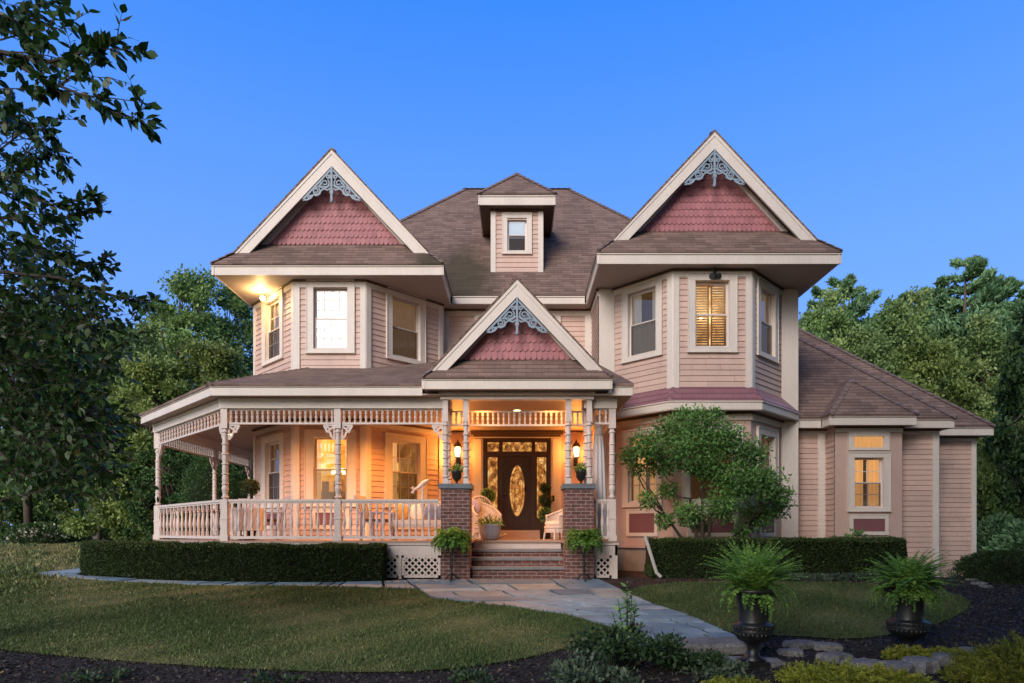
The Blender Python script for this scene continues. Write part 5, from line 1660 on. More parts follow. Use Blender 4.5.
lawn_right = smooth([PL_R[1], PL_R[2], PL_R[3], PL_R[4], (2.85, 8.3), gat(795, 637), gat(845, 641), gat(900, 635), gat(946, 622), gat(970, 609), gat(964, 598), gat(935, 590), gat(880, 585), gat(780, 582), gat(680, 583), gat(640, 588)], 1)
kind(sheet('front_lawn', lawn_front, 'turf', .02, .5), 'structure')
kind(sheet('side_lawn', lawn_right, 'turf', .02, .4), 'structure')
kind(sheet('mulch_bed', [(2.1, 13.6), (1.7, 13.2), gat(612, 588), gat(640, 587.5), gat(680, 582.6), gat(780, 581.5), gat(880, 584.5), (7.8, 12.4), (8.6, 13.4), (8.9, 15.2), (7.5, 16.5), (2.2, 16.5)], 'redmulch', .012, .4), 'structure')
kind(sheet('driveway', [(-80, 38.2), (-26, 38.2), (-22, 41.5), (-80, 41.5)], 'drive', .02, 2), 'structure')

# bluestone path: slabs laid in courses across the strip
def stone_mat():
    m, nt, b = newmat('bluestone')
    a = nt.nodes.new('ShaderNodeAttribute'); a.attribute_name = 'rnd'
    r = ramp(nt, a.outputs['Fac'], [(0, (.12, .17, .215)), (.35, (.19, .26, .31)), (.65, (.26, .335, .38)), (.85, (.30, .31, .29)), (1, (.15, .21, .275))])
    n1 = noise(nt, 2.2, 6, .65, 'WORLD', .5); n2 = noise(nt, 30, 4, .6, 'WORLD')
    g = ramp(nt, n1, [(.3, (.72, .72, .72)), (.7, (1.18, 1.18, 1.18))])
    L(nt, mixc(nt, 1, r.outputs[0], g.outputs[0], 'MULTIPLY'), b.inputs['Base Color'])
    b.inputs['Roughness'].default_value = .62; b.inputs['Specular IOR Level'].default_value = .4
    bump(nt, b, n2, .25, .01)
    return m
M['bluestone'] = stone_mat()
V, faces, rnd = [], [], []
def strip_at(Ls, Rs, u, v):
    n = len(Ls) - 1; k = min(int(v * n), n - 1); f = v * n - k
    a = (Ls[k][0] + (Ls[k + 1][0] - Ls[k][0]) * f, Ls[k][1] + (Ls[k + 1][1] - Ls[k][1]) * f)
    b = (Rs[k][0] + (Rs[k + 1][0] - Rs[k][0]) * f, Rs[k][1] + (Rs[k + 1][1] - Rs[k][1]) * f)
    return (a[0] + (b[0] - a[0]) * u, a[1] + (b[1] - a[1]) * u)
def slab_stone(Ls, Rs, u0, u1, v0, v1, off):
    sub = [(u0, v0), ((u0 + u1) / 2, v0), (u1, v0), (u1, (v0 + v1) / 2), (u1, v1), ((u0 + u1) / 2, v1), (u0, v1), (u0, (v0 + v1) / 2)]
    P = [strip_at(Ls, Rs, u, v) for u, v in sub]
    cx = sum(p[0] for p in P) / 8; cy = sum(p[1] for p in P) / 8
    Q = []
    for (x, y) in P:
        l = math.hypot(x - cx, y - cy); k = max(.2, (l - .036) / l)
        Q.append((cx + (x - cx) * k + random.uniform(-.006, .006), cy + (y - cy) * k + random.uniform(-.006, .006)))
    i = len(V); dz = off + random.uniform(-.008, .009)
    V.extend([(x, y, gz(x, y) + dz) for x, y in Q]); V.extend([(x, y, gz(x, y) - .03) for x, y in Q])
    faces.append(tuple(range(i, i + 8))); c = random.random(); rnd.append(c)
    for k in range(8):
        k2 = (k + 1) % 8; faces.append((i + k, i + 8 + k, i + 8 + k2, i + k2)); rnd.append(c)
def pave(Ls, Rs, rows, cols, off, seed):
    random.seed(seed); v = 0; vs = [0]
    while v < 1: v += random.uniform(.7, 1.35) / rows; vs.append(min(1, v))
    for a, b in zip(vs, vs[1:]):
        if b - a < .01: continue
        n = random.choice(cols); cuts = [0] + sorted(min(.92, max(.08, (k + random.uniform(.7, 1.3)) / n)) for k in range(n - 1)) + [1]
        for c, d in zip(cuts, cuts[1:]):
            if d - c < .04: continue
            if random.random() < .3 and (d - c) > .3:
                mid = a + (b - a) * random.uniform(.4, .6); slab_stone(Ls, Rs, c, d, a, mid, off); slab_stone(Ls, Rs, c, d, mid, b, off)
            else: slab_stone(Ls, Rs, c, d, a, b, off)
pave(PL_L, PL_R, 13, (4, 5, 4, 3), .035, 3)
pave(LB_F, LB_B, 14, (1, 2, 1), .030, 8)
nrm = []
o = build_mesh('flagstone_path', np.array(V), faces, [0] * len(faces), 'bluestone'); kind(o, 'structure')
o.data.attributes.new('rnd', 'FLOAT', 'FACE').data.foreach_set('value', np.array(rnd, dtype=np.float32))
kind(sheet('path_bed', [PL_L[0]] + PL_L[1:] + PL_R[::-1], 'mulch', .008, .5), 'structure')

# turf blades
def scatter_poly(poly, n, bbox=None):
    x0, x1, y0, y1 = bbox; q = np.stack([RNG.uniform(x0, x1, n), RNG.uniform(y0, y1, n)], 1)
    q = q[inside(q, poly)]
    return q + RNG.normal(0, .035, q.shape)
def gzv(q): return np.array([gz(a, b) for a, b in q])
def blades(name, q, h, w, mat='leaf_grass'):
    n = len(q)
    z = gzv(q) + .012
    # worn dry patches, real differences in the turf
    f = np.sin(q[:, 0] * .9 + 1.3 * np.sin(q[:, 1] * .7)) * np.cos(q[:, 1] * 1.1 + .8 * np.sin(q[:, 0] * .5)) + .5 * np.sin(q[:, 0] * 2.3 + q[:, 1] * 1.7) + .35 * np.sin(q[:, 0] * 5.1 - q[:, 1] * 4.3)
    t = np.clip(.36 + .27 * f + .35 * np.clip((-q[:, 0] - 8) / 8, 0, 1) + RNG.normal(0, .2, n), 0, 1)
    d = np.stack([RNG.normal(0, .45, n), RNG.normal(0, .45, n), np.ones(n)], 1)
    o = leaf_mesh(name, np.column_stack([q, z]), d, h * np.where(RNG.random(n) < .05, 1.7, 1) * RNG.uniform(.5, 1.35, n) * (1 - .35 * np.clip(f, 0, 1)), mat, None, w, (0, 8, 0), False, .3, t, 0)
    kind(o, 'stuff'); return o
q1 = scatter_poly(lawn_front, 330000, (-9, 2, 6.6, 10.2)); q2 = scatter_poly(lawn_front, 150000, (-13, 2, 10, 15)); q3 = scatter_poly(lawn_front, 90000, (-32, -9, 9, 37))
blades('grass', q1, .034, .22); blades('grass', q2, .040, .28); blades('grass', q3, .10, .35)
q4 = scatter_poly(lawn_right, 210000, (1.5, 9, 7.4, 13)); blades('grass', q4, .036, .22)
# ragged grass along the lawn edges
# bark chips in the beds
def chips(q, name='bark_mulch'):
    n = len(q); z = gzv(q) + .008
    d = RNG.normal(size=(n, 3)); d[:, 2] *= .3
    o = leaf_mesh(name, np.column_stack([q, z]), d, RNG.uniform(.02, .065, n), 'chip', None, .4, (0, 7, 0), False, .05, None, .6); kind(o, 'stuff')
M['chip'] = foliage('bark_chip', (.012, .011, .012), (.03, .026, .026), (.085, .07, .06), .0, .9)
q = np.stack([RNG.uniform(-6, 11.5, 120000), RNG.uniform(5.6, 13.5, 120000)], 1); q = q[~inside(q, lawn_front) & ~inside(q, lawn_right) & (gzv(q) > -2) & ((q[:, 0] > 1.5) | (q[:, 1] < 9)) & ~inside(q, [PL_L[0]] + PL_L[1:] + PL_R[::-1])]
chips(q)

# fallen leaves blown over the beds, walk and lawn
n = 420
q = np.stack([RNG.uniform(-6, 7, n), RNG.uniform(6.2, 13.2, n)], 1); d = RNG.normal(size=(n, 3)); d[:, 2] *= .25
M['dry_leaf'] = foliage('fallen_leaf', (.10, .06, .03), (.18, .12, .06), (.28, .2, .1), .1, .8)
kind(leaf_mesh('fallen_leaves', np.column_stack([q, gzv(q) + .05]), d, RNG.uniform(.025, .055, n), 'dry_leaf', None, .55, (0, 9, 0), True, .2, None, 1.5), 'stuff')

# ================================================================== PLANTS
def hedge(front, depth, h, label, n, seed, slant=.0, mat='leaf_hedge', leaf=(.03, .055), group=None, zfun=None):
    """clipped hedge: dark twiggy core and a skin of small leaves; front = plan polyline left to right"""
    r = np.random.default_rng(seed)
    fr_ = smooth(front, 2); k = len(fr_)
    nr = []
    for i in range(k):
        a, b = fr_[max(i - 1, 0)], fr_[min(i + 1, k - 1)]; dx, dy = b[0] - a[0], b[1] - a[1]; l = math.hypot(dx, dy); nr.append((-dy / l, dx / l))
    back = [(p[0] + n_[0] * depth, p[1] + n_[1] * depth) for p, n_ in zip(fr_, nr)]
    g = [gz(*p) for p in fr_]
    o = tag(empty('hedge', (sum(p[0] for p in fr_) / k, sum(p[1] for p in fr_) / k, min(g))), label, 'hedge', group)
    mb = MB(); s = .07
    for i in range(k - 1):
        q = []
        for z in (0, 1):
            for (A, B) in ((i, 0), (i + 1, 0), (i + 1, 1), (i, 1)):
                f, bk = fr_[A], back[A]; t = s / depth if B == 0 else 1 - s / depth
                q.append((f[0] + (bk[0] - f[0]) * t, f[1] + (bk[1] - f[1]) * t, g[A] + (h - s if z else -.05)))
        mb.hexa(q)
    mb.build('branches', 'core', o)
    # leaf skin: front, top, back and the two ends
    A = np.array(fr_); B = np.array(back); G = np.array(g)
    seg = np.linalg.norm(np.diff(A, axis=0), axis=1); cum = np.concatenate([[0], np.cumsum(seg)]) / seg.sum()
    def along(t):
        return np.stack([np.interp(t, cum, A[:, 0]), np.interp(t, cum, A[:, 1])], 1), np.stack([np.interp(t, cum, B[:, 0]), np.interp(t, cum, B[:, 1])], 1), np.interp(t, cum, G)
    def wob(x, y, z): return .014 * np.sin(x * 5.1 + z * 3) + .012 * np.sin(y * 7 + x * 2.3 + z * 6) + .010 * np.sin(x * 13 + z * 11)
    PP, DD, TT = [], [], []
    Ltot = seg.sum(); areas = np.array([Ltot * h, Ltot * depth, Ltot * h * .35, depth * h, depth * h]); cnt = (n * areas / areas.sum()).astype(int)
    for kind_, c in enumerate(cnt):
        t = r.random(c); u = r.random(c)
        if kind_ in (3, 4): t = np.full(c, 0. if kind_ == 3 else 1.) + r.uniform(-.004, .004, c)
        a, b, gg = along(np.clip(t, 0, 1)); nv = (b - a) / depth
        tang = np.stack([nv[:, 1], -nv[:, 0]], 1)
        if kind_ == 1: dep = u; z = np.full(c, h) - .05 * (np.abs(u - .5) * 2) ** 4; nn = np.column_stack([np.zeros((c, 2)), np.ones(c)])
        elif kind_ in (0, 2):
            z = u * h; edge = np.maximum(0, (z - h + .08) / .08) ** 2 * .05
            dep = np.full(c, 0. if kind_ == 0 else 1.) + (edge if kind_ == 0 else -edge) / depth; nn = np.column_stack([-nv if kind_ == 0 else nv, np.zeros(c)])
        else:
            z = u * h; dep = r.random(c); sg = -1 if kind_ == 3 else 1; nn = np.column_stack([tang * sg, np.zeros(c)])
        P = a + nv * (dep * depth)[:, None]
        P = P + nn[:, :2] * 0
        ws = wob(P[:, 0], P[:, 1], z)
        P3 = np.column_stack([P, gg + z]) + nn * (ws - .015 - np.abs(r.normal(0, .022, c)))[:, None]
        if slant:
            P3[:, 0] += slant * (1 - z / h) * np.exp(-cum[0] - t * 14)
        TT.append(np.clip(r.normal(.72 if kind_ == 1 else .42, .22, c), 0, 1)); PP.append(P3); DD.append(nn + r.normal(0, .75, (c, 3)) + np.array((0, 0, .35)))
    P = np.concatenate(PP); D = np.concatenate(DD); sh = r.random(len(P)) < .012; P[sh] += D[sh] / np.linalg.norm(D[sh], axis=1)[:, None] * r.uniform(.02, .06, (sh.sum(), 1)) * np.array((1, 1, .8))
    leaf_mesh('foliage', P, D, r.uniform(*leaf, len(P)), mat, o, .5, None, False, .1, np.concatenate(TT))
    return o
hedge([(-10.35, 15.15), (-9.2, 14.05), (-7.6, 13.22), (-5.8, 12.92), (-4.2, 12.9), (-2.72, 12.9)], .56, .77, 'long clipped dark hedge curving in front of the porch railing', 62000, 2, group=None)
hedge([(2.86, 13.55), (4.2, 13.5), (6.2, 13.5), (7.8, 13.75), (8.7, 14.3), (9.1, 15.0)], .9, .85, 'clipped dark hedge below the right tower bay', 60000, 4)
hedge([(-18.2, 29.8), (-16.6, 29.8), (-14.2, 30.2)], 1.2, 1.02, 'low clipped hedge far behind the porch, its top yellowish', 9000, 6, 0, 'leaf_wood2', (.09, .15))

def clump_leaves(r, clumps, n, flat=.8, shell=.55):
    """leaf points spread through clumps [(centre, radius)], denser towards each clump's skin"""
    C = np.array([c for c, _ in clumps], float); Rr = np.array([q for _, q in clumps], float)
    w = Rr ** 2; idx = r.choice(len(C), n, p=w / w.sum())
    d = r.normal(size=(n, 3)); d /= np.linalg.norm(d, axis=1)[:, None]
    rad = Rr[idx] * (shell + (1 - shell) * r.random(n)) * r.uniform(.75, 1.12, n)
    P = C[idx] + d * rad[:, None] * np.array((1, 1, flat))
    return P, d, idx

def limbs(mb, base, clumps, r0, rng, frac=1.0, trunk_top=None, seg=6):
    base = np.array(base)
    for (c, q) in clumps:
        if rng.random() > frac: continue
        c = np.array(c); s = base + (np.array(trunk_top) - base) * rng.uniform(.35, .95) if trunk_top is not None else base
        mid = (s + c) / 2 + rng.normal(0, .06, 3) * np.linalg.norm(c - s) + np.array((0, 0, .06 * np.linalg.norm(c - s)))
        pts = [s, s * .6 + mid * .4, mid, mid * .45 + c * .55, c]
        mb.tube(pts, [r0, r0 * .8, r0 * .6, r0 * .4, r0 * .15], seg)

# multi-stemmed ornamental tree in front of the right bay
r = np.random.default_rng(12)
spec = [(700, 424, 20), (672, 433, 22), (646, 446, 20), (724, 440, 25), (748, 455, 22), (692, 452, 28), (660, 464, 18), (764, 482, 22), (774, 506, 18), (756, 516, 18), (722, 506, 20),
        (688, 514, 17), (736, 482, 24), (648, 500, 11), (664, 520, 11), (630, 456, 12), (741, 530, 9), (668, 490, 11), (712, 470, 18), (782, 494, 12), (636, 470, 9), (700, 524, 10), (684, 415, 10), (716, 414, 8)]
cl = []
for (px, py, rr) in spec:
    Y = 14.45 + r.uniform(-.55, .4); cl.append((tuple(at(px, py, Y)), rr * Y / F))
base = np.array((4.12, 14.3, 0.0))
tr = tag(empty('ornamental_tree', base), 'small multi-stemmed green tree before the right tower bay', 'tree')
mb = MB()
for k, (tx, tz) in enumerate(((3.35, 1.35), (3.9, 1.75), (4.5, 1.6), (5.2, 1.2), (4.2, 2.2))):
    mb.tube([base + np.array((.05 * (k - 2), .04 * (k % 2), -.1)), base + np.array(((tx - 4.12) * .4, .05, tz * .5)), np.array((tx, 14.35 + .1 * (k % 3), tz))], [.05, .04, .028], 7)
for (c, q) in cl:
    c = np.array(c); s = np.array(min(((3.35, 14.4, 1.35), (3.9, 14.4, 1.75), (4.5, 14.4, 1.6), (5.2, 14.4, 1.2), (4.2, 14.4, 2.2)), key=lambda v: np.linalg.norm(np.array(v) - c)))
    mb.tube([s, (s + c) / 2 + r.normal(0, .06, 3), c], [.024, .016, .006], 5)
mb.build('trunk', 'bark_dark', tr)
P, d, idx = clump_leaves(r, [(c, q * 1.05) for c, q in cl], 20000, .85, .25)
D = d * .9 + r.normal(0, .65, d.shape) + np.array((0, 0, .05))
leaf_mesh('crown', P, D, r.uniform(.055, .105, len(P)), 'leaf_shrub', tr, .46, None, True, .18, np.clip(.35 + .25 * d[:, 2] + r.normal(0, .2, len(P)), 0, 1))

# ---- woodland tree prototypes ---------------------------------------------------
def ghost(o):
    o.location = (0, 0, 0)
def broad_tree(seed, Hh, rw, nleaf, mat, leaf, airy=False, base_h=.22, label='', cat='tree', group=None):
    r = np.random.default_rng(seed)
    o = tag(empty('broadleaf_tree', (0, 0, 0)), label, cat, group)
    cl = []
    n = 70
    for k in range(n):
        t = (k + .5) / n; z = base_h + (1 - base_h) * t ** .9
        prof = math.sin(math.pi * min(1, (.18 + .82 * (z - base_h) / (1 - base_h)) ** .85)) ** .6 if z < .97 else .3
        a = k * 2.399 + r.uniform(-.5, .5); rad = rw * prof * r.uniform(.35, .98)
        cl.append(((rad * math.cos(a), rad * math.sin(a), Hh * z * r.uniform(.94, 1.03)), Hh * r.uniform(.05, .095) * (.75 if airy else 1)))
    mb = MB(); top = np.array((.3 * r.normal(), .3 * r.normal(), Hh * .86))
    mb.tube([(0, 0, -.3), (.02 * Hh * r.normal() * .3, 0, Hh * .25), top * np.array((.5, .5, .6)), top], [Hh * .017, Hh * .013, Hh * .009, Hh * .003], 8)
    limbs(mb, (0, 0, Hh * .12), cl, Hh * .0045, r, .75, top)
    mb.build('trunk', 'bark', o, True, loc=(0, 0, 0))
    P, d, idx = clump_leaves(r, cl, nleaf, .7, .15)
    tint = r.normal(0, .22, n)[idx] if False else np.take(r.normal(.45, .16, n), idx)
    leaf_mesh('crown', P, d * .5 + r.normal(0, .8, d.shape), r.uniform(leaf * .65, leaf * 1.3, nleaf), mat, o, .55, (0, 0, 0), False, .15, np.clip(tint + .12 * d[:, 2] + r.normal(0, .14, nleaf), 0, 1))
    return o
def pine_tree(seed, Hh, rw, nleaf, label='', group=None):
    r = np.random.default_rng(seed)
    o = tag(empty('pine_tree', (0, 0, 0)), label, 'pine tree', group)
    mb = MB(); mb.tube([(0, 0, -.3), (.1, 0, Hh * .4), (-.05, .1, Hh * .75), (0, 0, Hh * .98)], [Hh * .016, Hh * .012, Hh * .007, .02], 8)
    P, D, T = [], [], []
    z = Hh * .22; per = None
    tips = []
    while z < Hh * .985:
        f = (z / Hh - .22) / .78; ln = rw * (1 - f) ** .85 * (.55 + .45 * min(1, f * 5)) + .25
        for k in range(r.integers(4, 7)):
            a = r.uniform(0, 6.283); l = ln * r.uniform(.55, 1.12); rise = r.uniform(.02, .22) + .45 * f
            pts = [np.array((0, 0, z))]
            for j in range(1, 7):
                t = j / 6; pts.append(np.array((math.cos(a) * l * t, math.sin(a) * l * t, z + l * (rise * t + .18 * t * t - .1 * t))))
            mb.tube(pts, [.05, .045, .04, .03, .022, .016, .008], 4)
            tips.append((pts, l))
        z += Hh * r.uniform(.03, .055)
    tot = sum(l for _, l in tips)
    for pts, l in tips:
        c = int(nleaf * (l + .5) / (tot + .5 * len(tips))); tt = .18 + .82 * r.random(c) ** .6
        k = np.minimum((tt * 6).astype(int), 5); f = tt * 6 - k; A = np.array(pts)
        p = A[k] + (A[k + 1] - A[k]) * f[:, None]; dr = A[6] - A[0]; dr /= np.linalg.norm(dr)
        sp = .14 * l * (1 - .45 * tt)
        q = r.normal(0, 1, (c, 3)) * sp[:, None] * np.array((1, 1, .38)); P.append(p + q); D.append(dr * .7 + r.normal(0, .6, (c, 3)) + np.array((0, 0, .5)))
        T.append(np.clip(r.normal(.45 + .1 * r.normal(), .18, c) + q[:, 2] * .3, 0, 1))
    mb.build('trunk', 'bark', o, True, loc=(0, 0, 0))
    P = np.concatenate(P)
    leaf_mesh('crown', P, np.concatenate(D), r.uniform(.2, .42, len(P)), 'leaf_pine', o, .34, (0, 0, 0), False, .05, np.concatenate(T))
    return o

PROT = {}
def wood(kind_, px, top, Y, label, wid=1.0, group='woodland trees behind the house'):
    g = gz((px - 517) * Y / F, Y); x = (px - 517) * Y / F
    h = E + (532.7 - top) * Y / F - g
    if kind_ not in PROT:
        PROT[kind_] = {'broad': lambda: broad_tree(21, 14, 3.9, 30000, 'leaf_wood', .24), 'light': lambda: broad_tree(22, 11, 4.2, 30000, 'leaf_wood2', .22, False, .1),
                       'airy': lambda: broad_tree(23, 17, 3.2, 22000, 'leaf_wood', .24, True, .3), 'pine': lambda: pine_tree(24, 16, 5.0, 70000),
                       'pine2': lambda: pine_tree(27, 16, 4.6, 64000), 'dark': lambda: broad_tree(25, 7, 3.2, 26000, 'leaf_dark', .18, False, .0)}[kind_]()
        t = PROT[kind_]; t['label'] = label
    else:
        t = copy_tree(PROT[kind_]); t['label'] = label
    H0 = {'broad': 14, 'light': 11, 'airy': 17, 'pine': 16, 'pine2': 16, 'dark': 7}[kind_]
    t['group'] = group
    s = h / H0 * .97
    t.location = (x, Y, g); t.scale = (s * wid, s * wid, s); t.rotation_euler = (0, 0, (px * 1.7 + Y) % 6.28)
    return t
wood('airy', 190, 268, 42, 'tall airy woodland tree rising highest left of the house')
wood('airy', 236, 280, 45, 'slender tree with sky gaps just left of the left tower', .9)
wood('airy', 163, 300, 47, 'thin tree crown left of the tallest airy tree', .8)
wood('broad', 128, 322, 38, 'rounded green tree at the left, level with the branch tips of the near tree')
wood('light', 212, 338, 31, 'broad yellow-green tree close behind the porch roof', 1.0)
wood('light', 150, 352, 29, 'spreading yellow-green tree left of the porch eave', .95)
wood('broad', 84, 318, 40, 'dark green tree behind the near overhanging branches')
wood('broad', 30, 300, 37, 'tall green tree seen through the near tree at the far left', 1.1)
wood('light', 100, 400, 31, 'low pale tree beyond the lawn behind the near leaves', 1.0)
wood('dark', 168, 440, 27, 'dark evergreen thicket left of the porch posts', 1.0)
wood('dark', 252, 425, 29, 'dark evergreen seen between the porch posts and the left bay', 1.0)
wood('dark', 128, 455, 41, 'dark bushy evergreen beside the far low hedge', 1.0)
wood('dark', 60, 445, 47, 'dark evergreen behind the white hydrangea', 1.2)
wood('dark', 0, 430, 46, 'dark evergreen at the left frame edge beyond the lawn', 1.3)
wood('pine', 845, 264, 40, 'blue-green pine peeking out beside the right tower eave', .95)
wood('pine2', 966, 250, 42, 'tallest pine standing at the right behind the wing roof', 1.0)
wood('broad', 900, 296, 37, 'rounded green tree between the two pines', .8)
wood('light', 925, 338, 33, 'yellow-green tree above the wing roof ridge', .9)
wood('broad', 870, 330, 34, 'leafy tree filling the gap under the first pine', .8)
wood('broad', 985, 322, 35, 'broad green tree right of the tallest pine', .9)
wood('pine2', 1022, 286, 39, 'pine at the right frame edge behind the wing')
wood('light', 1012, 372, 28, 'pale green tree near the right frame edge', .8)
wood('broad', 800, 330, 42, 'green tree hidden mostly by the right tower', .9)
wood('light', 970, 420, 27, 'yellowish tree low behind the wing corner', .7)
wood('dark', 1000, 440, 24, 'dark evergreen behind the wing corner', .9)
wood('broad', 826, 300, 36, 'leafy green tree close right of the right tower', .85)
wood('light', 880, 316, 45, 'pale tree showing between the first pine and its neighbour', 1.0)
wood('broad', 938, 298, 46, 'distant green tree left of the tallest pine', 1.0)
wood('light', 1000, 335, 46, 'distant pale tree right of the tallest pine', 1.2)
wood('pine', 908, 282, 43, 'pine rising midway between the two taller pines', .95)
wood('pine', 1000, 266, 41, 'pine just right of the tallest pine', 1.0)
wood('pine2', 938, 274, 44, 'pine just left of the tallest pine', 1.0)
wood('pine2', 822, 282, 43, 'pine half hidden beside the right tower wall', 1.0)
wood('broad', 1075, 300, 33, 'green tree just past the right frame edge', .9)
# dark columnar evergreen at the right edge
def mound(name, loc, sx, sz, n, mat, leaf, label, cat, seed, power=2.0, up=.2, group=None, core=True, hang=0):
    r = np.random.default_rng(seed); loc = np.array(loc, float)
    o = tag(empty(name, loc), label, cat, group)
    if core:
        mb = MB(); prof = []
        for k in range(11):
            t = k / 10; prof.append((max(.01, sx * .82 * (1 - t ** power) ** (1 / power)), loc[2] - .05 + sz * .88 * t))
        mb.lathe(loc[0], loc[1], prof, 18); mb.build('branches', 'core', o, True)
    a = r.uniform(0, 6.283, n); t = r.random(n) ** .8; rad = sx * (1 - t ** power) ** (1 / power) * (1 + .10 * np.sin(a * 5 + t * 9) + .07 * np.sin(a * 11 - t * 17))
    rad *= r.uniform(.78, 1.06, n)
    P = np.stack([rad * np.cos(a), rad * np.sin(a), t * sz * r.uniform(.93, 1.04, n)], 1) + loc
    d = np.stack([np.cos(a), np.sin(a), t * 1.2 + up - hang], 1) + r.normal(0, .6, (n, 3))
    leaf_mesh('foliage', P, d, r.uniform(*leaf, n), mat, o, .42, None, False, .12, np.clip(r.normal(.42, .2, n), 0, 1))
    return o
wood('dark', 1052, 296, 21.5, 'dark loose evergreen cut by the right frame edge', .62)
x, Y = at(984, 0, 22).x, 22
mound('conical_evergreen', (x, Y, gz(x, Y)), .95, 4.2, 9000, 'leaf_wood', (.1, .2), 'pointed light green evergreen right of the wing corner', 'tree', 52, 1.25, .8)
for (px, Y, w, h, lb) in ((1000, 20.0, 1.3, 1.9, 'layered dark shrub behind the rounded bush at the right'), (1028, 18.5, 1.2, 1.7, 'layered dark shrub at the right frame edge')):
    x = at(px, 0, Y).x; mound('spreading_shrub', (x, Y, gz(x, Y)), w, h, 7000, 'leaf_pine', (.1, .26), lb, 'shrub', px, 1.5, -.1, 'layered shrubs right of the wing')
x, Y = at(1006, 0, 13.4).x, 13.4
mound('rounded_bush', (x, Y, gz(x, Y) - .05), .92, .66, 14000, 'leaf_hedge', (.03, .06), 'rounded dark bush at the right beside the dark drive', 'bush', 61, 2.4)
x, Y = at(212, 0, 22.5).x, 22.5
mound('clipped_shrub', (x, Y, gz(x, Y)), 1.2, 3.65, 17000, 'leaf_dark', (.05, .10), 'big clipped dome shrub seen between the porch posts', 'shrub', 62, 2.3)
# white-flowered hydrangea and fence posts far left
x, Y = at(42, 0, 36.5).x, 36.9
hy = mound('hydrangea', (x, Y, gz(x, Y)), 2.1, 1.15, 5000, 'leaf_dark', (.1, .2), 'white-flowered bush by the far drive', 'bush', 63, 2.2)
r = np.random.default_rng(9); n = 420; a = r.uniform(0, 6.28, n); t = r.uniform(.3, 1, n)
P = np.stack([2.1 * np.sqrt(1 - t ** 2) * np.cos(a), 2.1 * np.sqrt(1 - t ** 2) * np.sin(a), 1.18 * t], 1) + np.array((x, Y, gz(x, Y)))
leaf_mesh('flowers', P, r.normal(size=(n, 3)), r.uniform(.1, .2, n), 'petal', hy, .9)
Y = 42.3; x = at(80, 0, Y).x; g = gz(x, Y)
o = tag(empty('drive_post', (x, Y, g)), 'white post with a cap standing beyond the far drive', 'post')
mb = MB(); mb.box(x - .1, x + .1, Y - .1, Y + .1, g - .1, 1.42); mb.build('pole', 'white', o)
mb = MB(); mb.box(x - .14, x + .14, Y - .14, Y + .14, 1.42, 1.47); mb.lathe(x, Y, [(.13, 1.47), (.01, 1.58)], 4); mb.build('cap', 'white', o)
Y = 46; x0, x1 = at(84, 0, Y).x, at(160, 0, Y).x
M['stone'] = soil_mat('fieldstone', [(.3, (.13, .125, .12)), (.55, (.22, .21, .20)), (.8, (.31, .29, .27))], 2.2, .9, .6)
def rock(mb, c, sx, sy, sz, rng, n=9):
    """irregular flat-topped stone"""
    base = len(mb.v); rows = [(-.5, .86), (-.15, 1.0), (.25, .98), (.44, .88), (.5, .6)]
    ph = rng.uniform(.82, 1.14, n)
    for (z, k) in rows:
        for j in range(n):
            a = 2 * math.pi * j / n; cs, sn = math.cos(a), math.sin(a)
            q = 1 / max(abs(cs), abs(sn)) ** .6
            jj = ph[j] * rng.uniform(.95, 1.05)
            mb.v.append((c[0] + cs * q * sx * k * jj, c[1] + sn * q * sy * k * jj, c[2] + z * sz * rng.uniform(.93, 1.07)))
    for i in range(len(rows) - 1):
        for j in range(n):
            j2 = (j + 1) % n; mb.f.append((base + i * n + j, base + i * n + j2, base + (i + 1) * n + j2, base + (i + 1) * n + j)); mb.m.append(0)
    mb.f.append(tuple(base + (len(rows) - 1) * n + j for j in range(n))); mb.m.append(0)
rng = np.random.default_rng(3)
mb = MB(); xx = x0
while xx < x1:
    w = rng.uniform(.3, .7)
    for lv in range(2): rock(mb, (xx + rng.uniform(-.1, .1), Y, gz(xx, Y) + .13 + lv * .24), w * .55, .25, .28, rng, 7)
    xx += w
tag(mb.build('stone_wall', 'stone'), 'low grey stone wall beyond the far lawn', 'wall')

# stone steps and edging at the end of the path
def stone(name, px, py, Y, sx, sy, sz, label, cat, group=None, rz=0, up=0):
    x = (px - 517) * Y / F; z = gz(x, Y) + up; mb = MB()
    rock(mb, (0, 0, 0), sx, sy, sz, rng, 13)
    c, s = math.cos(rz), math.sin(rz)
    mb.v = [(x + a * c - b * s, Y + a * s + b * c, z + d) for a, b, d in mb.v]
    return tag(mb.build(name, 'stone'), label, cat, group)
stone('stone_step', 706, 0, 7.55, .72, .24, .20, 'wide upper stone slab step at the end of the path', 'stone step', None, .03, .02)
stone('stone_step', 744, 0, 7.0, .46, .22, .14, 'lower stone slab step by the slim urn', 'stone step', None, -.05, -.03)
lab = 'flat grey edging stone in the curved row past the right urn'
for (px, Y, sx, sy, sz, rz) in ((800, 7.72, .2, .15, .14, .2), (826, 7.6, .17, .13, .14, -.3), (836, 7.1, .2, .14, .16, .2), (862, 6.75, .22, .17, .2, .1), (893, 6.62, .22, .18, .22, .25), (922, 6.75, .2, .17, .24, .5), (946, 7.0, .19, .14, .2, .7), (968, 7.3, .2, .13, .16, .8), (790, 7.35, .15, .12, .12, 0)):
    stone('edging_stone', px, 0, Y, sx, sy, sz, lab, 'stone', 'edging stones past the right urn', rz, .0)
lab = 'small grey border stone along the dark drive near the wing'
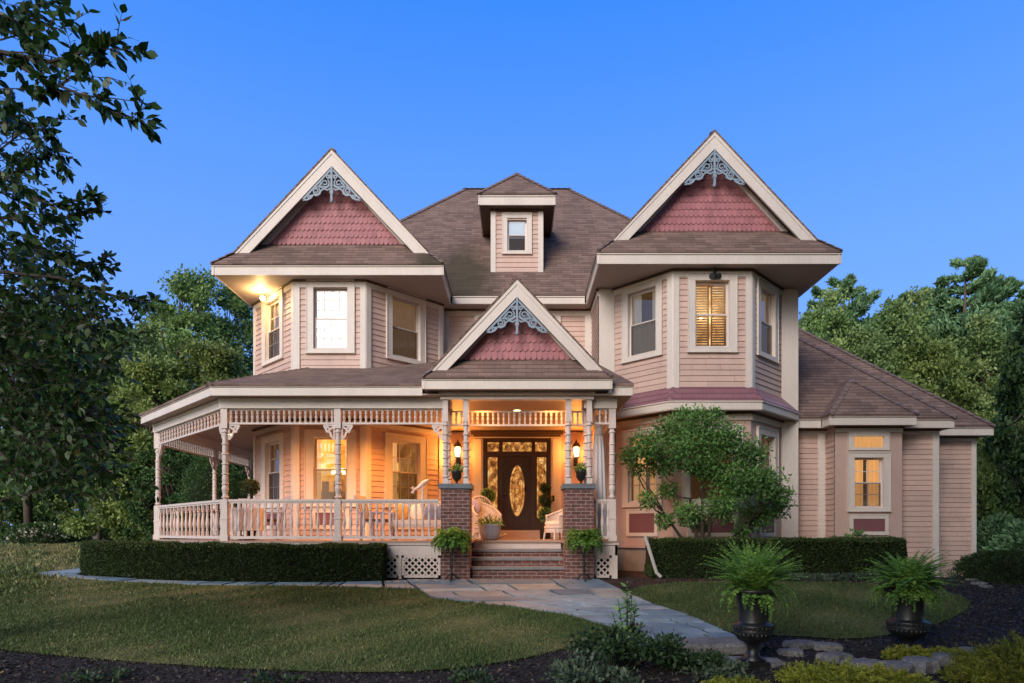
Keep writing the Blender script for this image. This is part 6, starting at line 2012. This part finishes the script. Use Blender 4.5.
for (px, Y, sx, sy, sz, rz) in ((955, 14.6, .13, .1, .12, .5), (963, 13.9, .15, .1, .1, -.5), (972, 13.2, .12, .09, .1, -.4), (979, 12.7, .14, .1, .1, 0), (986, 12.3, .11, .09, .09, .2)):
    stone('border_stone', px, 0, Y, sx, sy, sz, lab, 'stone', 'border stones along the drive', rz, .0)

# foreground planting
def bush(name, loc, rx, h, n, mat, leaf, label, cat, seed, width=.5, upd=.4, ngon=False, group=None, stems=6):
    r = np.random.default_rng(seed); loc = np.array(loc, float)
    o = tag(empty(name, loc), label, cat, group)
    cl = [((loc[0] + rx * .75 * r.uniform(-1, 1), loc[1] + rx * .6 * r.uniform(-1, 1), loc[2] + h * r.uniform(.25, .8)), rx * r.uniform(.22, .4)) for _ in range(16)]
    mb = MB()
    for (c, q) in cl[:stems * 2]: mb.tube([loc, (loc + np.array(c)) / 2 + r.normal(0, .02, 3), c], [.01, .007, .004], 4)
    mb.build('stems', 'bark_dark', o)
    P, d, _ = clump_leaves(r, cl, n, .8, .2)
    P[:, 2] = np.maximum(P[:, 2], loc[2] + .01)
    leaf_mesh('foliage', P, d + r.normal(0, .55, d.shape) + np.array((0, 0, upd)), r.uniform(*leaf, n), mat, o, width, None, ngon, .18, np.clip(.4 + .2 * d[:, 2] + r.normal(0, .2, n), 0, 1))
    return o
x, y = 1.12, 6.62
bush('leafy_shrub', (x, y, gz(x, y)), .55, .46, 2600, 'leaf_dark2', (.04, .075), 'low dark glossy-leaved shrub in the front bed', 'shrub', 71, .55, .4, True) if 'leaf_dark2' in M else None
M['leaf_gloss'] = foliage('glossy_dark_leaf', (.022, .045, .018), (.038, .075, .028), (.075, .12, .05), .2, .4)
x, y = 1.16, 6.75
bush('leafy_shrub', (x, y, gz(x, y)), .58, .44, 3600, 'leaf_gloss', (.035, .07), 'low dark glossy-leaved shrub in the front bed', 'shrub', 71, .55, .3, True)
x, y = 1.85, 6.75
bush('leafy_shrub', (x, y, gz(x, y)), .36, .17, 1700, 'leaf_gloss', (.03, .06), 'small dark shrub between the path end and the slim urn', 'shrub', 72, .55, .3, True)
x, y = .75, 6.25
bush('pale_groundcover', (x, y, gz(x, y)), .5, .16, 1700, 'leaf_ivy', (.035, .06), 'pale green ground cover at the front edge of the bed', 'plant', 73, .6, .5, True)
x, y = 1.95, 6.35
bush('pale_groundcover', (x, y, gz(x, y)), .35, .13, 1300, 'leaf_ivy', (.035, .06), 'pale leaves at the foot of the slim urn', 'plant', 74, .6, .5, True)
# tall sapling with paired leaves
x, y = 1.20, 7.0; g = gz(x, y); r = np.random.default_rng(75)
o = tag(empty('sapling', (x, y, g)), 'slender upright sapling with paired leaves beside the path', 'sapling')
mb = MB(); P, D, S = [], [], []
for (dx, dy, hh) in ((0, 0, .92), (.05, .02, .66), (-.07, .01, .55), (.02, -.03, .78), (.08, 0, .45), (-.04, .03, .7)):
    top = np.array((x + dx * 2.2, y + dy * 2, g + hh)); b0 = np.array((x + dx * .4, y + dy * .4, g))
    mb.tube([b0, (b0 + top) / 2 + np.array((.01, 0, 0)), top], [.008, .006, .003], 5)
    for j in range(int(hh / .045)):
        t = .2 + .8 * j / (hh / .045); p = b0 + (top - b0) * t; a = j * 1.57
        for s in (0, math.pi):
            P.append(p); D.append((math.cos(a + s), math.sin(a + s), .55)); S.append(.10 * (1.15 - .5 * t) * r.uniform(.8, 1.2))
mb.build('stem', 'bark_dark', o)
leaf_mesh('leaves', P, D, S, 'leaf_shrub', o, .45, None, True, .15)

# golden feathery cypress in the foreground
def feathery(loc, rx, ry, h, nspray, label, seed, group='golden feathery shrubs'):
    r = np.random.default_rng(seed); loc = np.array(loc, float); P, D, S, T = [], [], [], []
    mb = MB()
    for k in range(nspray):
        a = r.uniform(0, 6.283); q = math.sqrt(r.random()); b = np.array((loc[0] + rx * q * .7 * math.cos(a), loc[1] + ry * q * .7 * math.sin(a), gz(loc[0], loc[1])))
        d = np.array((math.cos(a) * q * .8 + r.normal(0, .3), math.sin(a) * q * .8 + r.normal(0, .3), 1.0)); d /= np.linalg.norm(d)
        ln = h * (1.05 - .55 * q) * r.uniform(.75, 1.15); tint = np.clip(r.normal(.5, .2), 0, 1)
        p = b.copy(); n = 15; pts = [b]
        for j in range(n):
            t = j / n; dd = d + np.array((d[0], d[1], -.5)) * t * .9; p = p + dd * ln / n; pts.append(p)
            if t < .22: continue
            for s in range(5):
                v = r.normal(0, .55, 3) + dd * 1.1
                P.append(p + r.normal(0, .008, 3)); D.append(v); S.append(.055 * (1.15 - .6 * t) * r.uniform(.7, 1.3)); T.append(tint + .25 * (t - .5) + r.normal(0, .1))
        if k % 3 == 0: mb.tube([pts[0], pts[7], pts[-1]], [.006, .004, .002], 4)
    o = tag(empty('feathery_shrub', loc), label, 'shrub', group)
    mb.build('stems', 'bark_dark', o)
    leaf_mesh('foliage', P, D, S, 'leaf_lime', o, .2, None, False, .2, np.array(T))
    return o
for (x, y, rx, ry, h, n, lb, sd) in ((2.05, 5.85, .5, .3, .22, 150, 'golden feathery shrub under the slim urn at the bottom edge', 81), (3.0, 6.1, .5, .4, .34, 190, 'golden feathery shrub right of the slim urn at the bottom edge', 82),
                                     (3.55, 6.15, .4, .35, .26, 110, 'low golden shrub left of the curved stone row', 83), (5.15, 6.5, .62, .5, .52, 260, 'largest golden feathery shrub in the bottom right corner', 84),
                                     (4.55, 6.2, .4, .35, .30, 130, 'golden shrub before the curved stone row', 85), (4.33, 7.1, .32, .2, .20, 80, 'tiny golden tuft at the foot of the broad urn', 86), (4.75, 7.15, .26, .2, .16, 60, 'small golden tuft right of the broad urn foot', 87)):
    feathery((x, y, gz(x, y)), rx, ry, h, n, lb, sd)
for (x, y, rx, n, lb, sd) in ((-4.1, 6.3, .3, 260, 'small green weeds in the dark mulch at the bottom left', 76), (-2.3, 6.15, .34, 300, 'low weeds in the mulch left of the bottom centre', 77), (-.5, 6.2, .36, 380, 'low leafy weeds in the mulch just left of the front shrub', 78)):
    kind(bush('weed_clump', (x, y, gz(x, y)), rx, .10, n, 'leaf_gloss', (.03, .055), lb, 'weeds', sd, .55, .5, True), 'thing')
# ivy along the right hedge foot
r = np.random.default_rng(90); n = 5200
q = np.stack([r.uniform(4.9, 8.5, n), np.zeros(n)], 1); q[:, 1] = 13.15 + .12 * np.maximum(0, q[:, 0] - 6) + r.normal(0, .16, n)
P = np.column_stack([q, np.array([gz(a, b) for a, b in q]) + r.uniform(0, .11, n)])
o = leaf_mesh('ground_ivy', P, r.normal(0, .6, (n, 3)) + np.array((0, -.3, .6)), r.uniform(.04, .08, n), 'leaf_ivy', None, .6, None, False, .1); kind(o, 'stuff')
# small upright weed by the wing's window
x, y = 8.35, 15.9
bush('young_plant', (x, y, gz(x, y)), .28, 1.25, 420, 'leaf_shrub', (.06, .11), 'young leafy plant poking up before the wing window', 'plant', 91, .45, .5, True)

# ---- near tree overhanging from the left --------------------------------------
r = np.random.default_rng(101)
TB = np.array((-7.0, 7.4, gz(-7, 7.4)))
nt_ = tag(empty('overhanging_tree', TB), 'dark leafy tree overhanging the left side of the view', 'tree')
mb = MB()
trunk = [TB + np.array((0, 0, -.2)), TB + np.array((.1, 0, 1.2)), TB + np.array((.0, -.1, 2.6)), TB + np.array((.15, -.3, 4.2)), TB + np.array((.2, -.5, 5.8))]
mb.tube(trunk, [.2, .16, .13, .09, .04], 10)
LP, LD, LS, LT = [], [], [], []
def twig(a, b, n, ls, side_twigs=0, sag=.04, rad=.008):
    """a curved twig from a to b with alternate leaves"""
    a, b = np.array(a, float), np.array(b, float); l = np.linalg.norm(b - a); d = (b - a) / max(l, 1e-6)
    mid = (a + b) / 2 + r.normal(0, .05, 3) * l + np.array((0, 0, sag * l)); pts = []
    for k in range(7):
        t = k / 6; pts.append((1 - t) ** 2 * a + 2 * t * (1 - t) * mid + t * t * b)
    mb.tube(pts, [rad * (1 - .75 * k / 6) for k in range(7)], 4)
    A = np.array(pts)
    for j in range(n):
        t = .12 + .88 * (j + .5) / n; k = min(int(t * 6), 5); f = t * 6 - k; p = A[k] + (A[k + 1] - A[k]) * f; dd = A[k + 1] - A[k]; dd /= np.linalg.norm(dd)
        ref = r.normal(0, 1, 3); s = np.cross(dd, ref); s /= np.linalg.norm(s)
        v = dd * .75 + s * (.8 if j % 2 else -.8) + np.array((0, 0, -.28)); LP.append(p); LD.append(v); LS.append(ls * r.uniform(.6, 1.15)); LT.append(r.normal(.4, .22))
    LP.append(A[6]); LD.append(dd + np.array((0, 0, -.2))); LS.append(ls); LT.append(.5)
    for _ in range(side_twigs):
        t = r.uniform(.15, .92); k = min(int(t * 6), 5); p = A[k] + (A[k + 1] - A[k]) * (t * 6 - k); v = d * .7 + r.normal(0, .55, 3); v /= np.linalg.norm(v)
        twig(p, p + v * l * r.uniform(.22, .42), max(5, int(n * .45)), ls, 0, .03, rad * .6)
def bough(pts, r0, n, ls, st):
    P = [np.array(p, float) for p in pts]
    mb.tube(P, [r0 * (1 - .8 * k / (len(P) - 1)) for k in range(len(P))], 6)
    for i in range(len(P) - 1):
        twig(P[i], P[i + 1], n + 4, ls, st + 1, .0, .006)
    e = P[-1]; d = P[-1] - P[-2]
    return P
w = lambda px, py, Y: tuple(at(px, py, Y))
# upper sprays against the sky
bough([w(-260, 150, 6.6), w(-90, 60, 5.6), w(-10, 50, 5.2), w(50, 62, 5.0), w(85, 52, 4.9), w(110, 42, 4.85)], .03, 9, .115, 2)
bough([w(-10, 50, 5.2), w(40, 78, 5.0), w(82, 95, 4.9), w(112, 112, 4.85), w(146, 124, 4.8)], .014, 10, .11, 2)
twig(w(85, 52, 4.9), w(146, 52, 4.8), 8, .115, 1)
for (a, b, n, st) in (((0, 40, 5.3), (70, 28, 5.0), 12, 3), ((10, 52, 5.2), (80, 70, 4.9), 14, 3), ((40, 60, 5.0), (104, 78, 4.85), 12, 3), ((60, 62, 5.0), (128, 38, 4.8), 9, 2), ((30, 74, 5.0), (70, 100, 4.9), 11, 3), ((80, 95, 4.9), (150, 104, 4.75), 9, 1),
                      ((60, 84, 4.95), (100, 62, 4.85), 10, 2), ((-5, 90, 5.2), (45, 92, 5.0), 10, 3), ((-10, 30, 5.2), (30, 8, 5.1), 10, 3), ((-8, 120, 5.4), (40, 142, 5.2), 10, 3), ((0, 150, 5.6), (50, 120, 5.3), 9, 2), ((-5, 190, 5.7), (60, 230, 5.5), 14, 4), ((0, 230, 6), (70, 245, 5.7), 14, 4)):
    twig(w(*a), w(*b), n, .105, st)
bough([w(-90, 20, 5.4), w(-20, 10, 5.2), w(20, 22, 5.1), w(42, 40, 5.0)], .02, 9, .115, 2)
bough([w(-200, 130, 6.4), w(-60, 110, 5.6), w(0, 112, 5.3), (w(35, 128, 5.2)), w(54, 132, 5.1)], .02, 8, .10, 2)
bough([w(-240, 260, 6.8), w(-60, 190, 6.0), w(0, 185, 5.7), w(50, 205, 5.5), w(78, 200, 5.4), w(98, 196, 5.3)], .022, 10, .095, 2)
bough([w(0, 185, 5.7), w(30, 160, 5.6), w(58, 150, 5.5), w(68, 176, 5.5)], .010, 9, .09, 2)
bough([w(-10, 215, 5.8), w(40, 225, 5.6), w(80, 214, 5.5), w(104, 212, 5.4)], .012, 9, .09, 2)
bough([w(-200, 330, 6.9), w(-20, 270, 6.2), w(60, 278, 5.9), w(100, 292, 5.8), w(132, 300, 5.7), w(158, 300, 5.6)], .02, 11, .09, 3)
bough([w(-20, 250, 6.2), w(40, 248, 6.0), w(80, 268, 5.9), w(106, 262, 5.8)], .014, 10, .09, 3)
for k in range(46):    # fuller left edge of the crown
    py = r.uniform(-20, 265); lim = 92 if py < 120 else (40 if py < 195 else 84)
    px = min(lim, r.normal(lim * .25, 38)); Y = r.uniform(4.9, 6.0); e = np.array(at(px, py, Y)); s0 = e + np.array((-.55, .1, r.uniform(-.1, .3))) + r.normal(0, .12, 3)
    twig(s0, e, 9, .095, 2, .04, .006)
# the dense lower skirt
ends = []
for k in range(105):
    py = r.uniform(250, 500); lim = 128 - 40 * max(0, (290 - py) / 80) ** 1.0 + 12 * math.sin(py * .045) - (26 if py > 430 else 0) * (py - 430) / 90
    px = lim - abs(r.normal(0, 60)); Y = r.uniform(5.6, 8.2); px = 517 + (px - 517) * 1.0
    e = np.array(at(px, py, Y)); s = np.array(trunk[2 + int(r.integers(0, 2))]) * .45 + e * .55 + r.normal(0, .25, 3)
    if k % 4 == 0:
        b0 = trunk[2 + int(r.integers(0, 2))] + np.array((0, 0, r.uniform(-1.1, .6))); md = (b0 + s) / 2 + r.normal(0, .22, 3) + np.array((0, 0, .25))
        mb.tube([(1 - t) ** 2 * b0 + 2 * t * (1 - t) * md + t * t * s for t in [j / 7 for j in range(8)]], [.034 - .0028 * j for j in range(8)], 6)
    twig(s, e, 20, .092, 6, .05, .007)
for k in range(22):   # drooping tips near the lawn
    px = r.uniform(-10, 130); py = r.uniform(460, 522) - max(0, px - 60) * .35; Y = r.uniform(6.2, 7.6); e = np.array(at(px, py, Y)); s = e + np.array((-.5, .2, .55)) + r.normal(0, .12, 3)
    twig(s, e, 14, .085, 3, .05, .006)
# crown above the frame so the tree is whole from the side
for k in range(60):
    a = r.uniform(0, 6.28); rr = r.uniform(.8, 2.6); e = TB + np.array((-.6 + rr * math.cos(a) * .9, .2 + rr * math.sin(a) * .8, r.uniform(3.0, 7.2)))
    if e[0] > -5.6 + .0 * e[2] and e[1] < 8.2 and e[2] < 5.2: continue
    twig(np.array(trunk[3]) * .5 + e * .5, e, 18, .1, 4, .05, .012)
mb.build('trunk', 'bark_dark', nt_)
leaf_mesh('crown', np.array(LP), np.array(LD), np.array(LS), 'leaf_near', nt_, .52, None, True, .22, np.array(LT), .35)

# unseen trees added behind and right of the photographer to shade lower right yard
for (k_, x, Y, h, wd_, lb) in (('broad', -1.0, -9, 19, .85, 'added shade tree behind the viewpoint, leftmost of the shading row'), ('broad', 4.5, -8.5, 20, .9, 'added shade tree straight behind the viewpoint'), ('broad', 11, -8, 15, 1.2, 'added shade tree behind the viewpoint to the right'),
                                ('light', 15.5, 1.5, 12, 1.1, 'broad pale shade tree added out of view at the right of the drive'), ('broad', 17.5, 8.5, 13, 1.0, 'tall shade tree added out of view beside the dark drive'), ('light', 10.6, 3.2, 11, .75, 'broad pale shade tree added out of view beside the right lawn'), ('light', 14.2, 6.6, 12, .8, 'broad pale shade tree added out of view beyond the dark drive'), ('broad', 3.0, -5.6, 19, .85, 'added shade tree nearest behind the viewpoint'), ('broad', 8.6, -1.8, 15, .85, 'added shade tree close behind the viewpoint at its right'), ('broad', 14.5, -3.5, 14, 1.0, 'tall shade tree added out of view far to the right behind the viewpoint'), ('dark', 8, -11, 9, 1.2, 'added dark shade evergreen behind the viewpoint'), ('dark', 1, -12, 9, 1.2, 'added dark shade evergreen behind the viewpoint, left of the other')):
    t = copy_tree(PROT[k_]); t['label'] = lb; t['group'] = 'added shade trees out of view'
    s_ = h / {'broad': 14, 'light': 11, 'dark': 7}[k_]; t.location = (x, Y, gz(x, Y)); t.scale = (s_ * wd_, s_ * wd_, s_); t.rotation_euler = (0, 0, x)

# ---- far woods reading as one mass ----------------------------------------------
r = np.random.default_rng(120); cl = []
for k in range(210):
    x = r.uniform(-85, 85); Y = r.uniform(56, 72) if abs(x) > 16 else r.uniform(66, 74); hh = r.uniform(7, 12.5)
    for j in range(4): cl.append(((x + r.normal(0, 1.2), Y + r.normal(0, 1), gz(x, Y) + hh * (.15 + .25 * j)), r.uniform(1.5, 2.4)))
P, d, _ = clump_leaves(r, cl, 60000, .8, .5)
o = leaf_mesh('far_woods', P, d * .4 + r.normal(0, .8, d.shape), r.uniform(.45, .9, len(P)), 'leaf_wood', None, .6, (0, 60, 0)); kind(o, 'stuff')

# ================================================================== LIGHT, SKY, CAMERA
SUN_EL, SUN_AZ = R(9), R(205)      # low afterglow behind the camera, a little to its left
wd = bpy.data.worlds.new('World'); SC.world = wd; wd.use_nodes = True
nt = wd.node_tree; bg = nt.nodes['Background']
sky = nt.nodes.new('ShaderNodeTexSky'); sky.sky_type = 'NISHITA'; sky.sun_disc = False
sky.sun_elevation = SUN_EL; sky.sun_rotation = SUN_AZ; sky.air_density = 1.0; sky.dust_density = .3; sky.ozone_density = 4.0; sky.altitude = 100
# the east side of the sky is deep blue, the west keeps a pale warm afterglow
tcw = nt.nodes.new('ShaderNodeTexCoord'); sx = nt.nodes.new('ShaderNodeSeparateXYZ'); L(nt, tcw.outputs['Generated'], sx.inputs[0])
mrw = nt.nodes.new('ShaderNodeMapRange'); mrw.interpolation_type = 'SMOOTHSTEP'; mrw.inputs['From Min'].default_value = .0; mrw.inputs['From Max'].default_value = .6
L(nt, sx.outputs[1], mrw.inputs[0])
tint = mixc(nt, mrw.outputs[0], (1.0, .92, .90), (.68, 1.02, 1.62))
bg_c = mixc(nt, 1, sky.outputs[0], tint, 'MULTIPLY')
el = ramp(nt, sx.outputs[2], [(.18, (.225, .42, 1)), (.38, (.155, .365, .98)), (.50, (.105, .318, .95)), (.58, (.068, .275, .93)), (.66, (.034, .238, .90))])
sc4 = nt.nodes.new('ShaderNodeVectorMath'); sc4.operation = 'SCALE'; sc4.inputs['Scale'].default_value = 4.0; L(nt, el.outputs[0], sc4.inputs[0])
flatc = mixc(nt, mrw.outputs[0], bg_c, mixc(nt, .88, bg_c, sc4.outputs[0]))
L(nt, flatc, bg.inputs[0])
bg.inputs[1].default_value = .12

def lamp(name, typ, loc, energy, color, **kw):
    d = bpy.data.lights.new(name, typ); d.energy = energy; d.color = color
    for k, v in kw.items(): setattr(d, k, v)
    o = bpy.data.objects.new(name, d); COL.objects.link(o); o.location = loc
    return o
s = lamp('sun', 'SUN', (0, -20, 20), 1.5, (1, .895, .815), angle=R(34))
# direction from which the light comes
az = SUN_AZ; dirv = Vector((math.sin(az), math.cos(az), math.tan(R(28))))
s.rotation_euler = dirv.to_track_quat('Z', 'Y').to_euler()
WARM = (1.0, .36, .06)
for (x, y, z, e) in ((-1.64, 17.62, 3.22, 42), (1.64, 17.62, 3.22, 42)): lamp('lantern_light', 'POINT', (x, y, z), e, WARM, shadow_soft_size=.09)
for (x, y, e) in ((0, 14.9, 60), (-.75, 13.6, 9), (.75, 13.6, 9), (-5.9, 14.6, 48), (-3.0, 14.8, 105), (-8.3, 18.5, 12)): lamp('downlight_light', 'SPOT', (x, y, PS - .03), e * 2.4, (1, .37, .065), shadow_soft_size=.07, spot_size=R(150), spot_blend=.8)  # includes the added pair hidden behind the entry beam
lamp('flood_light_lamp', 'POINT', FLOODP, 24, (1, .66, .27), shadow_soft_size=.08)

cd = bpy.data.cameras.new('camera'); cam = bpy.data.objects.new('camera', cd); COL.objects.link(cam)
cd.sensor_width = 36; cd.lens = F / 1024 * 36; cd.shift_x = -5 / 1024; cd.shift_y = (532.7 - 341.5) / 1024
cd.clip_start = .05; cd.clip_end = 3000
cam.location = (0, 0, E); cam.rotation_euler = (R(90), 0, 0); SC.camera = cam
SC.view_settings.view_transform = 'Standard'; SC.view_settings.look = 'None'; SC.view_settings.gamma = 1; SC.view_settings.exposure = 1.2
SC.view_settings.use_curve_mapping = False
SC.cycles.use_denoising = True
SC.cycles.max_bounces = 8; SC.cycles.transparent_max_bounces = 12; SC.cycles.sample_clamp_indirect = 6
